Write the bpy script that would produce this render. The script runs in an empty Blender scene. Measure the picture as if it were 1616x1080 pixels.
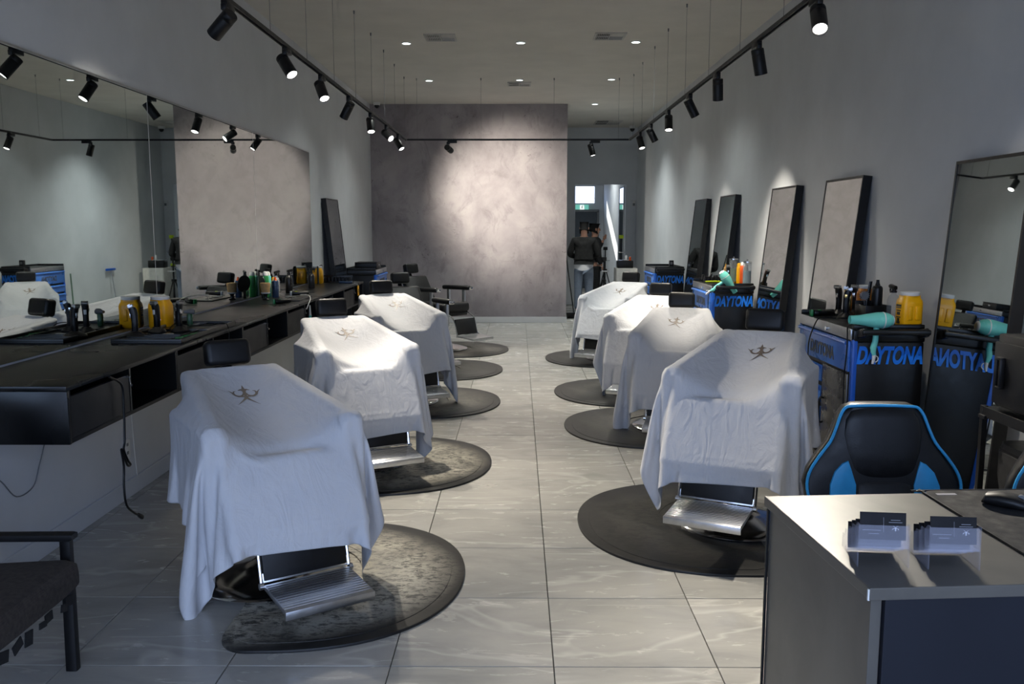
import bpy, bmesh, math, random
import numpy as np
from mathutils import Vector, Matrix, Quaternion, Euler

random.seed(7)
S = bpy.context.scene
COL = S.collection
PI = math.pi
R = math.radians

# ------------------------------------------------------------------ camera
F_PX, EYE = 1385.0, 1.608
cam_d = bpy.data.cameras.new('camera')
cam = bpy.data.objects.new('camera', cam_d)
COL.objects.link(cam)
cam_d.sensor_width = 36.0
cam_d.lens = F_PX / 1616 * 36.0
cam_d.clip_start = 0.05
cam.location = (0, 0, EYE)
cam.rotation_euler = (PI / 2 - math.atan(182 / F_PX), 0, math.atan(9 / F_PX))
S.camera = cam

# ------------------------------------------------------------------ world, daylight, exposure
S.view_settings.view_transform = 'Standard'
S.view_settings.look = 'None'
S.view_settings.gamma = 1
S.view_settings.use_curve_mapping = False
S.view_settings.exposure = 0.0
W_STR = 4.5
SPOT_W = 165.0
DOWN_W = 95.0
S.cycles.max_bounces = 8
S.cycles.diffuse_bounces = 4
S.cycles.glossy_bounces = 5
S.cycles.transmission_bounces = 8
S.cycles.transparent_max_bounces = 24
S.cycles.sample_clamp_indirect = 4.0
S.cycles.caustics_reflective = False
S.cycles.caustics_refractive = False

wd = bpy.data.worlds.new('sky')
S.world = wd
wd.use_nodes = True
nt = wd.node_tree
bg = nt.nodes['Background']
tc = nt.nodes.new('ShaderNodeTexCoord')
sx = nt.nodes.new('ShaderNodeSeparateXYZ')
rp = nt.nodes.new('ShaderNodeValToRGB')
mr = nt.nodes.new('ShaderNodeMapRange')
nt.links.new(tc.outputs['Generated'], sx.inputs[0])
nt.links.new(sx.outputs['Z'], mr.inputs[0])
mr.inputs[1].default_value = -0.3
mr.inputs[2].default_value = 0.5
nt.links.new(mr.outputs[0], rp.inputs[0])
rp.color_ramp.elements[0].color = (0.26, 0.31, 0.42, 1)
rp.color_ramp.elements[0].position = 0.3
rp.color_ramp.elements[1].color = (0.56, 0.73, 1.12, 1)
rp.color_ramp.elements[1].position = 0.5
nt.links.new(rp.outputs[0], bg.inputs[0])
bg.inputs[1].default_value = W_STR


def portal(name, loc, rot, sx_, sy_):
    d = bpy.data.lights.new(name, 'AREA')
    d.shape = 'RECTANGLE'
    d.size, d.size_y = sx_, sy_
    d.cycles.is_portal = True
    o = bpy.data.objects.new(name, d)
    COL.objects.link(o)
    o.location, o.rotation_euler = loc, rot
    return o


portal('storefront_portal', (0, -1.25, 1.50), (R(90), 0, 0), 4.5, 2.9)
portal('rear_window_portal', (1.62, 23.12, 2.43), (R(-90), 0, 0), 0.78, 0.46)
sun_d = bpy.data.lights.new('sun', 'SUN')
sun_d.energy = 14.0
sun_d.angle = R(0.5)
sun_d.color = (1, 0.97, 0.9)
sun = bpy.data.objects.new('sun', sun_d)
COL.objects.link(sun)
sun.rotation_euler = Vector((0.28, -1.0, -0.43)).to_track_quat('-Z', 'Y').to_euler()
sun.location = (0, 30, 12)


# ------------------------------------------------------------------ material helpers
def srgb(r, g, b):
    def c(v):
        v /= 255.0
        return v / 12.92 if v <= 0.04045 else ((v + 0.055) / 1.055) ** 2.4
    return (c(r), c(g), c(b), 1)


class Mat:
    def __init__(s, name, col, rough=0.5, metal=0.0, spec=0.5):
        s.m = bpy.data.materials.new(name)
        s.m.use_nodes = True
        s.nt = s.m.node_tree
        s.b = s.nt.nodes['Principled BSDF']
        s.b.inputs['Base Color'].default_value = col
        s.b.inputs['Roughness'].default_value = rough
        s.b.inputs['Metallic'].default_value = metal
        s.b.inputs['Specular IOR Level'].default_value = spec
        s.col = col

    def n(s, t, **kw):
        nd = s.nt.nodes.new(t)
        for k, v in kw.items():
            if k.startswith('i_'):
                nd.inputs[k[2:]].default_value = v
            else:
                setattr(nd, k, v)
        return nd

    def l(s, a, b):
        s.nt.links.new(a, b)

    def coord(s, kind='Object', scale=(1, 1, 1)):
        t = s.n('ShaderNodeTexCoord')
        mp = s.n('ShaderNodeMapping')
        mp.inputs['Scale'].default_value = scale
        s.l(t.outputs[kind], mp.inputs[0])
        return mp.outputs[0]

    def pos(s, scale=(1, 1, 1)):
        t = s.n('ShaderNodeNewGeometry')
        mp = s.n('ShaderNodeMapping')
        mp.inputs['Scale'].default_value = scale
        s.l(t.outputs['Position'], mp.inputs[0])
        return mp.outputs[0]

    def noise(s, vec, scale, detail=4, rough=0.55, dist=0.0):
        nd = s.n('ShaderNodeTexNoise')
        nd.inputs['Scale'].default_value = scale
        nd.inputs['Detail'].default_value = detail
        nd.inputs['Roughness'].default_value = rough
        nd.inputs['Distortion'].default_value = dist
        s.l(vec, nd.inputs['Vector'])
        return nd.outputs['Fac']

    def ramp(s, fac, stops):
        nd = s.n('ShaderNodeValToRGB')
        cr = nd.color_ramp
        while len(cr.elements) < len(stops):
            cr.elements.new(0.5)
        for e, (p, c) in zip(cr.elements, stops):
            e.position = p
            e.color = c if len(c) == 4 else (*c, 1)
        s.l(fac, nd.inputs[0])
        return nd.outputs[0]

    def mix(s, fac, a, b, mode='MIX'):
        nd = s.n('ShaderNodeMix', data_type='RGBA', blend_type=mode)
        for sock, v in ((nd.inputs[0], fac), (nd.inputs[6], a), (nd.inputs[7], b)):
            if hasattr(v, 'is_output') or hasattr(v, 'links'):
                s.l(v, sock)
            else:
                sock.default_value = v
        return nd.outputs[2]

    def bump(s, fac, strength=0.2, dist=0.01):
        nd = s.n('ShaderNodeBump')
        nd.inputs['Strength'].default_value = strength
        nd.inputs['Distance'].default_value = dist
        s.l(fac, nd.inputs['Height'])
        s.l(nd.outputs[0], s.b.inputs['Normal'])

    def color(s, out):
        s.l(out, s.b.inputs['Base Color'])

    def roughness(s, out):
        s.l(out, s.b.inputs['Roughness'])


def g(v):
    return (v, v, v, 1)


def paint(name, col, rough=0.6, var=0.06, scale=2.0, bump=0.03):
    m = Mat(name, col, rough)
    v = m.pos()
    f = m.noise(v, scale, 5)
    lo = tuple(c * (1 - var) for c in col[:3]) + (1,)
    hi = tuple(c * (1 + var) for c in col[:3]) + (1,)
    m.color(m.ramp(f, [(0.3, lo), (0.7, hi)]))
    if bump:
        m.bump(m.noise(v, 90, 3), bump, 0.004)
    return m.m


def plain(name, col, rough=0.5, metal=0.0, var=0.12, scale=14.0, bump=0.0, spec=0.5):
    m = Mat(name, col, rough, metal, spec)
    v = m.coord('Object')
    f = m.noise(v, scale, 4)
    lo = tuple(c * (1 - var) for c in col[:3]) + (1,)
    hi = tuple(min(1, c * (1 + var)) for c in col[:3]) + (1,)
    m.color(m.ramp(f, [(0.3, lo), (0.7, hi)]))
    m.roughness(m.ramp(f, [(0.3, g(max(0.02, rough * 0.85))), (0.7, g(min(1, rough * 1.15)))]))
    if bump:
        m.bump(m.noise(v, scale * 8, 3), bump, 0.003)
    return m.m


M = {}
M['wall'] = paint('painted_wall', srgb(207, 210, 213), 0.65)
M['ceiling'] = paint('ceiling_paint', srgb(218, 213, 204), 0.8)
M['white_panel'] = paint('white_panel_paint', srgb(205, 208, 212), 0.5)
M['white_trim'] = paint('white_trim_paint', srgb(205, 205, 206), 0.5)
M['grout'] = paint('grout', srgb(92, 92, 90), 0.8)
M['black_laminate'] = plain('black_laminate', srgb(14, 15, 16), 0.3, 0, 0.2, 1.2, 0, 0.42)
M['black_door'] = plain('charcoal_laminate', srgb(34, 34, 35), 0.4, 0, 0.15, 5, 0, 0.4)
M['black_inside'] = plain('black_inside', srgb(16, 16, 17), 0.6)
M['black_metal'] = plain('black_metal', srgb(15, 15, 16), 0.42, 0.0, 0.2, 20, 0, 0.35)
M['black_plastic'] = plain('black_plastic', srgb(12, 12, 13), 0.35, 0, 0.12, 14, 0, 0.4)
M['leather'] = plain('black_leather', srgb(14, 14, 16), 0.42, 0, 0.25, 25, 0.15, 0.35)
M['chrome'] = plain('chrome', (0.75, 0.75, 0.76, 1), 0.12, 1.0, 0.05, 8)
M['steel'] = plain('brushed_steel', (0.52, 0.53, 0.55, 1), 0.33, 1.0, 0.08, 30)
M['blue_paint'] = plain('blue_enamel', srgb(18, 88, 190), 0.38, 0, 0.1, 6)
M['blue_letter'] = plain('blue_lettering', srgb(32, 128, 240), 0.4)
M['drawer_skylit'] = plain('blue_enamel_skylit', srgb(62, 118, 205), 0.3, 0, 0.08, 6)  # blue enamel lightened to stand in for sky reflected on the drawers
M['grey_letter'] = plain('grey_lettering', srgb(62, 66, 76), 0.4)
M['dark_steel'] = plain('smoked_steel', srgb(95, 93, 90), 0.28, 0.6, 0.1, 12)
M['teal'] = plain('teal_plastic', srgb(120, 215, 200), 0.25, 0, 0.04)
M['white_plastic'] = plain('white_plastic', srgb(225, 225, 222), 0.4, 0, 0.04)
M['yellow'] = plain('yellow_plastic', srgb(245, 178, 10), 0.35, 0, 0.06)
M['green'] = plain('green_plastic', srgb(40, 140, 70), 0.35)
M['dark_green'] = plain('dark_green_metal', srgb(52, 92, 66), 0.35)
M['lime'] = plain('lime_plastic', srgb(190, 215, 40), 0.4)
M['orange'] = plain('orange_plastic', srgb(225, 90, 30), 0.4)
M['navy'] = plain('navy_can', srgb(40, 60, 90), 0.3)
M['grey_plastic'] = plain('grey_plastic', srgb(110, 112, 114), 0.4)
M['bristle'] = plain('tan_bristles', srgb(205, 165, 110), 0.8, 0, 0.2, 60)
M['gold'] = plain('gold_metal', (0.8, 0.55, 0.2, 1), 0.25, 1.0)
M['silver'] = plain('silver_can', (0.8, 0.8, 0.8, 1), 0.28, 0.9)
M['chair_blue'] = plain('blue_vinyl', srgb(40, 150, 205), 0.45, 0, 0.08, 20, 0.1)
M['skin'] = plain('skin', srgb(190, 140, 115), 0.5)
M['hair'] = plain('black_hair', srgb(14, 12, 11), 0.7, 0, 0.3, 60, 0.3, 0.2)
M['jacket'] = plain('olive_black_jacket', srgb(11, 10, 9), 0.9, 0, 0.15, 20, 0.2)
M['tee'] = plain('white_tee', srgb(215, 212, 212), 0.8, 0, 0.05, 30, 0.2)
M['jeans'] = plain('blue_grey_denim', srgb(105, 115, 130), 0.85, 0, 0.12, 30, 0.2)
M['dark_cloth'] = plain('dark_cloth', srgb(22, 22, 24), 0.85, 0, 0.15, 30, 0.2)
M['emblem'] = plain('bronze_print', srgb(120, 106, 92), 0.5)
M['ink_white'] = plain('white_print', srgb(210, 212, 220), 0.5, 0, 0.02)
M['ink_grey'] = plain('grey_print', srgb(130, 132, 140), 0.5, 0, 0.02)
M['card'] = plain('black_card', srgb(10, 10, 14), 0.55, 0, 0.1, 20, 0, 0.25)
M['vent'] = plain('vent_enamel', srgb(190, 188, 182), 0.5)
M['shop_door'] = plain('slate_door', srgb(52, 60, 68), 0.5)
M['daylit_front'] = plain('black_laminate_daylit', srgb(24, 27, 36), 0.45, 0, 0.1, 4, 0, 0.3)  # black laminate with the blue daylight reflection mixed into its colour
M['sign_green'] = plain('sign_green', srgb(20, 140, 100), 0.4)


def m_desk():
    m = Mat('desk_laminate', srgb(84, 81, 76), 0.4)
    v = m.pos()
    f = m.noise(v, 3.0, 5, 0.6, 1.0)
    m.color(m.ramp(f, [(0.3, srgb(78, 75, 70)), (0.7, srgb(98, 94, 87))]))
    m.roughness(m.ramp(m.noise(v, 5, 5), [(0.2, g(0.34)), (0.8, g(0.38))]))
    return m.m


M['desk_top'] = m_desk()


def m_emit(name, col, st):
    m = bpy.data.materials.new(name)
    m.use_nodes = True
    b = m.node_tree.nodes['Principled BSDF']
    b.inputs['Base Color'].default_value = (0.8, 0.8, 0.8, 1)
    b.inputs['Emission Color'].default_value = col
    b.inputs['Emission Strength'].default_value = st
    return m


M['lens'] = m_emit('lit_lens', (1.0, 0.97, 0.92, 1), 9.0)
M['diffuser'] = m_emit('lit_diffuser', (0.88, 1.0, 0.98, 1), 6.0)
M['led'] = m_emit('violet_led', (0.25, 0.2, 1.0, 1), 2.5)
M['exit_green'] = m_emit('lit_exit_green', (0.02, 0.40, 0.28, 1), 0.9)
M['exit_white'] = m_emit('lit_exit_white', (0.9, 1.0, 0.95, 1), 1.0)


def m_mirror():
    m = Mat('mirror_glass', (0.66, 0.71, 0.70, 1), 0.015, 1.0)
    v = m.pos()
    m.roughness(m.ramp(m.noise(v, 1.5, 3), [(0.3, g(0.008)), (0.8, g(0.02))]))
    return m.m


M['mirror'] = m_mirror()


def m_clear(name, col, alpha_mix=0.72, rough=0.06):
    m = bpy.data.materials.new(name)
    m.use_nodes = True
    nt = m.node_tree
    b = nt.nodes['Principled BSDF']
    b.inputs['Base Color'].default_value = col
    b.inputs['Roughness'].default_value = rough
    b.inputs['Alpha'].default_value = 1 - alpha_mix
    return m


M['acrylic'] = m_clear('clear_acrylic', (0.55, 0.57, 0.70, 1), 0.86)
M['clear_glass'] = m_clear('clear_glass', (0.45, 0.5, 0.52, 1), 0.80)
M['blue_liquid'] = m_clear('blue_liquid', srgb(30, 90, 105), 0.2)
M['green_liquid'] = m_clear('green_liquid', srgb(70, 120, 70), 0.2)
M['amber'] = m_clear('amber_plastic', srgb(215, 130, 20), 0.15, 0.25)


def m_tile():
    m = Mat('grey_marble_tile', srgb(150, 148, 144), 0.2)
    oi = m.n('ShaderNodeObjectInfo')
    geo = m.n('ShaderNodeNewGeometry')
    add = m.n('ShaderNodeVectorMath', operation='ADD')
    mul = m.n('ShaderNodeVectorMath', operation='SCALE')
    cmb = m.n('ShaderNodeCombineXYZ')
    m.l(oi.outputs['Random'], cmb.inputs[0])
    m.l(oi.outputs['Random'], cmb.inputs[1])
    m.l(cmb.outputs[0], mul.inputs[0])
    mul.inputs['Scale'].default_value = 37.0
    m.l(geo.outputs['Position'], add.inputs[0])
    m.l(mul.outputs[0], add.inputs[1])
    mp = m.n('ShaderNodeMapping')
    mp.inputs['Rotation'].default_value = (0, 0, 0.5)
    mp.inputs['Scale'].default_value = (0.7, 1.6, 1)
    m.l(add.outputs[0], mp.inputs[0])
    v = mp.outputs[0]
    cl = m.ramp(m.noise(v, 2.6, 6, 0.6, 0.6), [(0.3, srgb(146, 145, 141)), (0.5, srgb(164, 162, 156)), (0.75, srgb(178, 175, 168))])
    vn = m.noise(v, 1.1, 4, 0.5, 0.6)
    # thin pale veins where the noise crosses its middle
    sub = m.n('ShaderNodeMath', operation='SUBTRACT')
    sub.inputs[1].default_value = 0.5
    m.l(vn, sub.inputs[0])
    ab = m.n('ShaderNodeMath', operation='ABSOLUTE')
    m.l(sub.outputs[0], ab.inputs[0])
    vein = m.ramp(ab.outputs[0], [(0.0, g(0.45)), (0.018, g(0.0))])
    c2 = m.mix(vein, cl, srgb(208, 205, 198))
    # mop streaks: dried soap film
    st = m.noise(m.pos((0.8, 3.0, 1)), 2.2, 6, 0.65, 2.5)
    c3 = m.mix(m.ramp(st, [(0.56, g(0)), (0.8, g(0.28))]), c2, srgb(200, 196, 186))
    m.color(c3)
    m.roughness(m.ramp(st, [(0.35, g(0.16)), (0.6, g(0.26)), (0.85, g(0.5))]))
    m.bump(m.noise(v, 7, 3), 0.02, 0.01)
    return m.m


M['tile'] = m_tile()


def m_concrete():
    m = Mat('concrete_wallpaper', srgb(160, 150, 152), 0.6)
    v = m.pos()
    base = m.ramp(m.noise(m.pos((1, 1, 0.8)), 1.3, 7, 0.62, 0.4),
                  [(0.28, srgb(124, 116, 120)), (0.5, srgb(154, 147, 150)), (0.72, srgb(176, 169, 170))])
    bl = m.noise(m.pos((1, 1, 0.7)), 3.4, 8, 0.7, 0.8)
    c = m.mix(m.ramp(bl, [(0.52, g(0)), (0.70, g(0.6))]), base, srgb(110, 102, 107))
    sp = m.noise(v, 9, 6, 0.7, 1.5)
    msk = m.noise(v, 1.1, 2)
    mm = m.n('ShaderNodeMath', operation='MULTIPLY')
    m.l(m.ramp(sp, [(0.62, g(0)), (0.67, g(1))]), mm.inputs[0])
    m.l(m.ramp(msk, [(0.5, g(0)), (0.62, g(0.75))]), mm.inputs[1])
    c = m.mix(mm.outputs[0], c, srgb(78, 68, 72))
    m.color(c)
    m.bump(bl, 0.06, 0.01)
    return m.m


M['concrete'] = m_concrete()


def m_rubber(dust, name):
    m = Mat(name, srgb(30, 30, 29), 0.55, 0, 0.35)
    v = m.coord('Object')
    fine = m.noise(m.coord('Object', (1.0, 1.9, 1)), 20.0, 8, 0.78, 0.5)
    pat = m.noise(m.coord('Object', (1.6, 1.0, 1)), 2.6, 6, 0.62, 0.8)
    ln = m.n('ShaderNodeVectorMath', operation='LENGTH')
    m.l(m.coord('Object', (1 / 0.94, 1 / 0.76, 0)), ln.inputs[0])
    rim = m.ramp(ln.outputs['Value'], [(0.72, g(1)), (0.97, g(0.0))])

    def mul(a, b):
        nd = m.n('ShaderNodeMath', operation='MULTIPLY')
        m.l(a, nd.inputs[0])
        if isinstance(b, float):
            nd.inputs[1].default_value = b
        else:
            m.l(b, nd.inputs[1])
        return nd.outputs[0]
    body = mul(m.ramp(pat, [(0.34, g(0.35)), (0.52, g(1))]), rim)
    spk = m.ramp(fine, [(0.42, g(0.12)), (0.52, g(1))])
    dm = mul(mul(body, spk), dust)
    base = m.ramp(m.noise(v, 14, 5), [(0.3, srgb(26, 26, 25)), (0.7, srgb(38, 37, 36))])
    m.color(m.mix(dm, base, srgb(190, 184, 168)))
    m.roughness(m.ramp(dm, [(0, g(0.45)), (1, g(0.8))]))
    m.bump(m.noise(v, 60, 4), 0.15, 0.003)
    return m.m


M['rubber'] = m_rubber(0.07, 'rubber_mat')
M['rubber_mid'] = m_rubber(0.22, 'rubber_mat_scuffed')
M['rubber_dusty'] = m_rubber(0.95, 'rubber_mat_dusty')


def m_cape():
    m = Mat('white_cape_cloth', srgb(226, 226, 228), 0.8)
    v = m.coord('Object')
    f = m.noise(v, 5, 5)
    m.color(m.ramp(f, [(0.3, srgb(203, 204, 208)), (0.7, srgb(212, 212, 214))]))
    w = m.noise(v, 11, 6, 0.62, 1.2)
    fold = m.noise(m.coord('Object', (1.6, 1.0, 0.55)), 5.5, 3, 0.5, 2.2)
    ad = m.n('ShaderNodeMath', operation='MULTIPLY_ADD')
    ad.inputs[1].default_value = 2.6
    m.l(fold, ad.inputs[0])
    m.l(w, ad.inputs[2])
    m.bump(ad.outputs[0], 0.22, 0.02)
    m.b.inputs['Sheen Weight'].default_value = 0.1
    return m.m


M['cape'] = m_cape()


def m_fabric():
    m = Mat('brown_black_weave', srgb(46, 41, 38), 0.9)
    v = m.coord('Object')
    w = m.n('ShaderNodeTexWave')
    w.inputs['Scale'].default_value = 90
    w.inputs['Distortion'].default_value = 3
    m.l(v, w.inputs['Vector'])
    m.color(m.ramp(m.noise(v, 60, 5), [(0.3, srgb(38, 33, 31)), (0.7, srgb(62, 56, 52))]))
    m.bump(w.outputs['Fac'], 0.3, 0.003)
    return m.m


M['weave'] = m_fabric()


# ------------------------------------------------------------------ mesh builder
class MB:
    """Collects shapes and links them as ONE mesh object."""

    def __init__(s):
        s.bm = bmesh.new()

    def _xf(s, bm2, mat):
        me = bpy.data.meshes.new('tmp')
        bm2.to_mesh(me)
        bm2.free()
        me.transform(mat)
        s.bm.from_mesh(me)
        bpy.data.meshes.remove(me)
        return s

    def box(s, c, size, bev=0.0, rot=(0, 0, 0), seg=2, taper=None):
        b = bmesh.new()
        bmesh.ops.create_cube(b, size=1.0)
        for v in b.verts:
            v.co = Vector((v.co.x * size[0], v.co.y * size[1], v.co.z * size[2]))
            if taper and v.co.z > 0:
                v.co.x *= taper
                v.co.y *= taper
        if bev > 0:
            bmesh.ops.bevel(b, geom=list(b.edges), offset=bev, segments=seg, affect='EDGES', profile=0.5)
        rm = rot.to_matrix().to_4x4() if isinstance(rot, Quaternion) else Euler(rot).to_matrix().to_4x4()
        return s._xf(b, Matrix.Translation(c) @ rm)

    def cyl(s, p0, p1, r0, r1=None, n=16, caps=True):
        r1 = r0 if r1 is None else r1
        p0, p1 = Vector(p0), Vector(p1)
        d = p1 - p0
        b = bmesh.new()
        bmesh.ops.create_cone(b, cap_ends=caps, segments=n, radius1=r0, radius2=max(r1, 1e-5), depth=d.length)
        q = d.to_track_quat('Z', 'Y').to_matrix().to_4x4()
        return s._xf(b, Matrix.Translation((p0 + p1) / 2) @ q)

    def lathe(s, prof, n=24, mat=None):
        """profile of (radius, z) turned about Z; closed with caps where radius 0"""
        b = bmesh.new()
        rings = []
        for r_, z in prof:
            if r_ < 1e-6:
                rings.append([b.verts.new((0, 0, z))])
            else:
                rings.append([b.verts.new((r_ * math.cos(2 * PI * i / n), r_ * math.sin(2 * PI * i / n), z)) for i in range(n)])
        for a, c in zip(rings, rings[1:]):
            for i in range(n):
                j = (i + 1) % n
                if len(a) == 1 and len(c) == 1:
                    continue
                if len(a) == 1:
                    b.faces.new((a[0], c[j], c[i]))
                elif len(c) == 1:
                    b.faces.new((a[i], a[j], c[0]))
                else:
                    b.faces.new((a[i], a[j], c[j], c[i]))
        bmesh.ops.recalc_face_normals(b, faces=list(b.faces))
        return s._xf(b, mat or Matrix.Identity(4))

    def loft(s, secs, n=12, mat=None, cap=True, power=2.0):
        """secs: (center, axis_u, axis_v) superellipse rings"""
        b = bmesh.new()
        rings = []
        for c, u, v in secs:
            c, u, v = Vector(c), Vector(u), Vector(v)
            ring = []
            for i in range(n):
                a = 2 * PI * i / n
                ca, sa = math.cos(a), math.sin(a)
                pu = math.copysign(abs(ca) ** (2 / power), ca)
                pv = math.copysign(abs(sa) ** (2 / power), sa)
                ring.append(b.verts.new(c + u * pu + v * pv))
            rings.append(ring)
        for p, q in zip(rings, rings[1:]):
            for i in range(n):
                j = (i + 1) % n
                b.faces.new((p[i], p[j], q[j], q[i]))
        if cap:
            b.faces.new(rings[0][::-1])
            b.faces.new(rings[-1])
        bmesh.ops.recalc_face_normals(b, faces=list(b.faces))
        return s._xf(b, mat or Matrix.Identity(4))

    def tube(s, pts, r_, n=8, closed=False, smooth=True, sub=4):
        P_ = [Vector(p) for p in pts]
        if smooth and len(P_) > 2:
            Q = []
            m = len(P_)
            rng = range(m) if closed else range(m - 1)
            for i in rng:
                p0 = P_[(i - 1) % m] if (closed or i > 0) else P_[0]
                p1, p2 = P_[i], P_[(i + 1) % m]
                p3 = P_[(i + 2) % m] if (closed or i + 2 < m) else P_[-1]
                for k in range(sub):
                    t = k / sub
                    Q.append(0.5 * ((2 * p1) + (p2 - p0) * t + (2 * p0 - 5 * p1 + 4 * p2 - p3) * t * t + (3 * p1 - p0 - 3 * p2 + p3) * t ** 3))
            if not closed:
                Q.append(P_[-1])
            P_ = Q
        b = bmesh.new()
        rings = []
        up = Vector((0, 0, 1))
        m = len(P_)
        last = None
        for i, p in enumerate(P_):
            a = P_[(i - 1) % m] if (closed or i > 0) else p
            c = P_[(i + 1) % m] if (closed or i < m - 1) else p
            t = (c - a).normalized()
            if last is None:
                u = t.cross(up)
                if u.length < 1e-3:
                    u = t.cross(Vector((1, 0, 0)))
            else:
                u = last - t * last.dot(t)
            u.normalize()
            last = u
            w = t.cross(u)
            rr = r_(i / (m - 1)) if callable(r_) else r_
            rings.append([b.verts.new(p + (u * math.cos(2 * PI * k / n) + w * math.sin(2 * PI * k / n)) * rr) for k in range(n)])
        pairs = list(zip(rings, rings[1:]))
        if closed:
            pairs.append((rings[-1], rings[0]))
        for p, q in pairs:
            for k in range(n):
                j = (k + 1) % n
                b.faces.new((p[k], p[j], q[j], q[k]))
        if not closed:
            b.faces.new(rings[0][::-1])
            b.faces.new(rings[-1])
        bmesh.ops.recalc_face_normals(b, faces=list(b.faces))
        return s._xf(b, Matrix.Identity(4))

    def prism(s, pts, z0, z1, mat=None, bev=0.0):
        b = bmesh.new()
        bot = [b.verts.new((x, y, z0)) for x, y in pts]
        f = b.faces.new(bot)
        r = bmesh.ops.extrude_face_region(b, geom=[f])
        for e in r['geom']:
            if isinstance(e, bmesh.types.BMVert):
                e.co.z = z1
        bmesh.ops.recalc_face_normals(b, faces=list(b.faces))
        if bev > 0:
            ed = [e for e in b.edges if abs(e.verts[0].co.z - z1) < 1e-6 and abs(e.verts[1].co.z - z1) < 1e-6]
            bmesh.ops.bevel(b, geom=ed, offset=bev, segments=2, affect='EDGES', profile=0.6)
        return s._xf(b, mat or Matrix.Identity(4))

    def mesh(s, name, mat, smooth=True, angle=40):
        me = bpy.data.meshes.new(name)
        bmesh.ops.recalc_face_normals(s.bm, faces=list(s.bm.faces))
        if smooth:
            for f in s.bm.faces:
                f.smooth = True
            for e in s.bm.edges:
                if len(e.link_faces) == 2 and e.calc_face_angle(0) > R(angle):
                    e.smooth = False
        s.bm.to_mesh(me)
        s.bm.free()
        me.materials.append(mat)
        return me

    def build(s, name, mat, parent=None, smooth=True, angle=40):
        o = bpy.data.objects.new(name, s.mesh(name, mat, smooth, angle))
        COL.objects.link(o)
        if parent:
            o.parent = parent
        return o


def tag(o, label, cat, group=None):
    o['label'] = label
    o['category'] = cat
    if group:
        o['group'] = group
    return o


def thing(name, label, cat, loc=(0, 0, 0), rz=0.0, group=None):
    o = bpy.data.objects.new(name, None)
    o.empty_display_size = 0.1
    COL.objects.link(o)
    o.location = loc
    o.rotation_euler = (0, 0, rz)
    return tag(o, label, cat, group)


def struct(name, mb, mat, parent=None, smooth=False):
    o = mb.build(name, mat, parent, smooth)
    if not parent:
        o['kind'] = 'structure'
    return o


def dup(o, parent=None, label=None, loc=None, rz=None, group=None):
    c = o.copy()
    COL.objects.link(c)
    if parent:
        c.parent = parent
    if label:
        c['label'] = label
    if group:
        c['group'] = group
    if loc is not None:
        c.location = loc
    if rz is not None:
        c.rotation_euler = (0, 0, rz)
    for ch in list(o.children):
        dup(ch, c)
    return c


def text_mesh(txt, size, shear=0.0, offset=0.0, depth=0.002, mat=None, width=None):
    cu = bpy.data.curves.new('lettering', 'FONT')
    cu.body = txt
    cu.size = size
    cu.shear = shear
    cu.offset = offset
    cu.extrude = depth
    cu.align_x = 'CENTER'
    cu.align_y = 'CENTER'
    o = bpy.data.objects.new('tmp_text', cu)
    COL.objects.link(o)
    dg = bpy.context.evaluated_depsgraph_get()
    me = bpy.data.meshes.new_from_object(o.evaluated_get(dg))
    bpy.data.objects.remove(o)
    bpy.data.curves.remove(cu)
    if width:
        xs = [v.co.x for v in me.vertices]
        k = width / (max(xs) - min(xs))
        for v in me.vertices:
            v.co.x *= k
    me.materials.clear()
    me.materials.append(mat)
    me.name = 'lettering'
    return me


def add_mesh(name, me, parent, loc=(0, 0, 0), rot=(0, 0, 0)):
    o = bpy.data.objects.new(name, me)
    COL.objects.link(o)
    if parent:
        o.parent = parent
    o.location = loc
    o.rotation_euler = rot
    return o


# ------------------------------------------------------------------ the room
XL, XR, HC = -2.43, 2.43, 3.60
YB, YF, YR, Y0 = 14.74, 18.20, 23.0, -1.2
XC = 0.815                                     # right edge of the concrete wall
fl = struct('floor', MB().box((0, 11, -0.06), (6.4, 26, 0.1)), M['grout'])
TS = 0.6025
bv = 0.0015


def tile_mesh(w, d):
    mb = MB()
    mb.box((0, 0, -0.006), (w - 0.004, d - 0.004, 0.012), bv, seg=1)
    return mb.mesh('tile', M['tile'], smooth=False)


tm = {}
xs = [XL - 0.02] + [0.134 + 0.6025 * k for k in range(-4, 4)] + [XR + 0.02]
ys = [3.05 + TS * k for k in range(-2, 26)]
for i in range(len(xs) - 1):
    w = xs[i + 1] - xs[i]
    for j in range(len(ys) - 1):
        key = round(w, 3)
        if key not in tm:
            tm[key] = tile_mesh(w, TS)
        o = bpy.data.objects.new('tile', tm[key])
        COL.objects.link(o)
        o.parent = fl
        o.location = ((xs[i] + xs[i + 1]) / 2, (ys[j] + ys[j + 1]) / 2, random.uniform(-0.0004, 0.0004))
# floor in front of the first laid row and in the back room
o = MB().box((0, (Y0 + ys[0]) / 2 - 0.1, -0.006), (4.9, ys[0] - Y0 + 0.2 - 0.004, 0.012)).build('front_floor_strip', M['tile'], fl, False)
o = MB().box((1.5, 21.2, -0.006), (3.0, 4.0, 0.012)).build('back_room_floor', M['tile'], fl, False)

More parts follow.
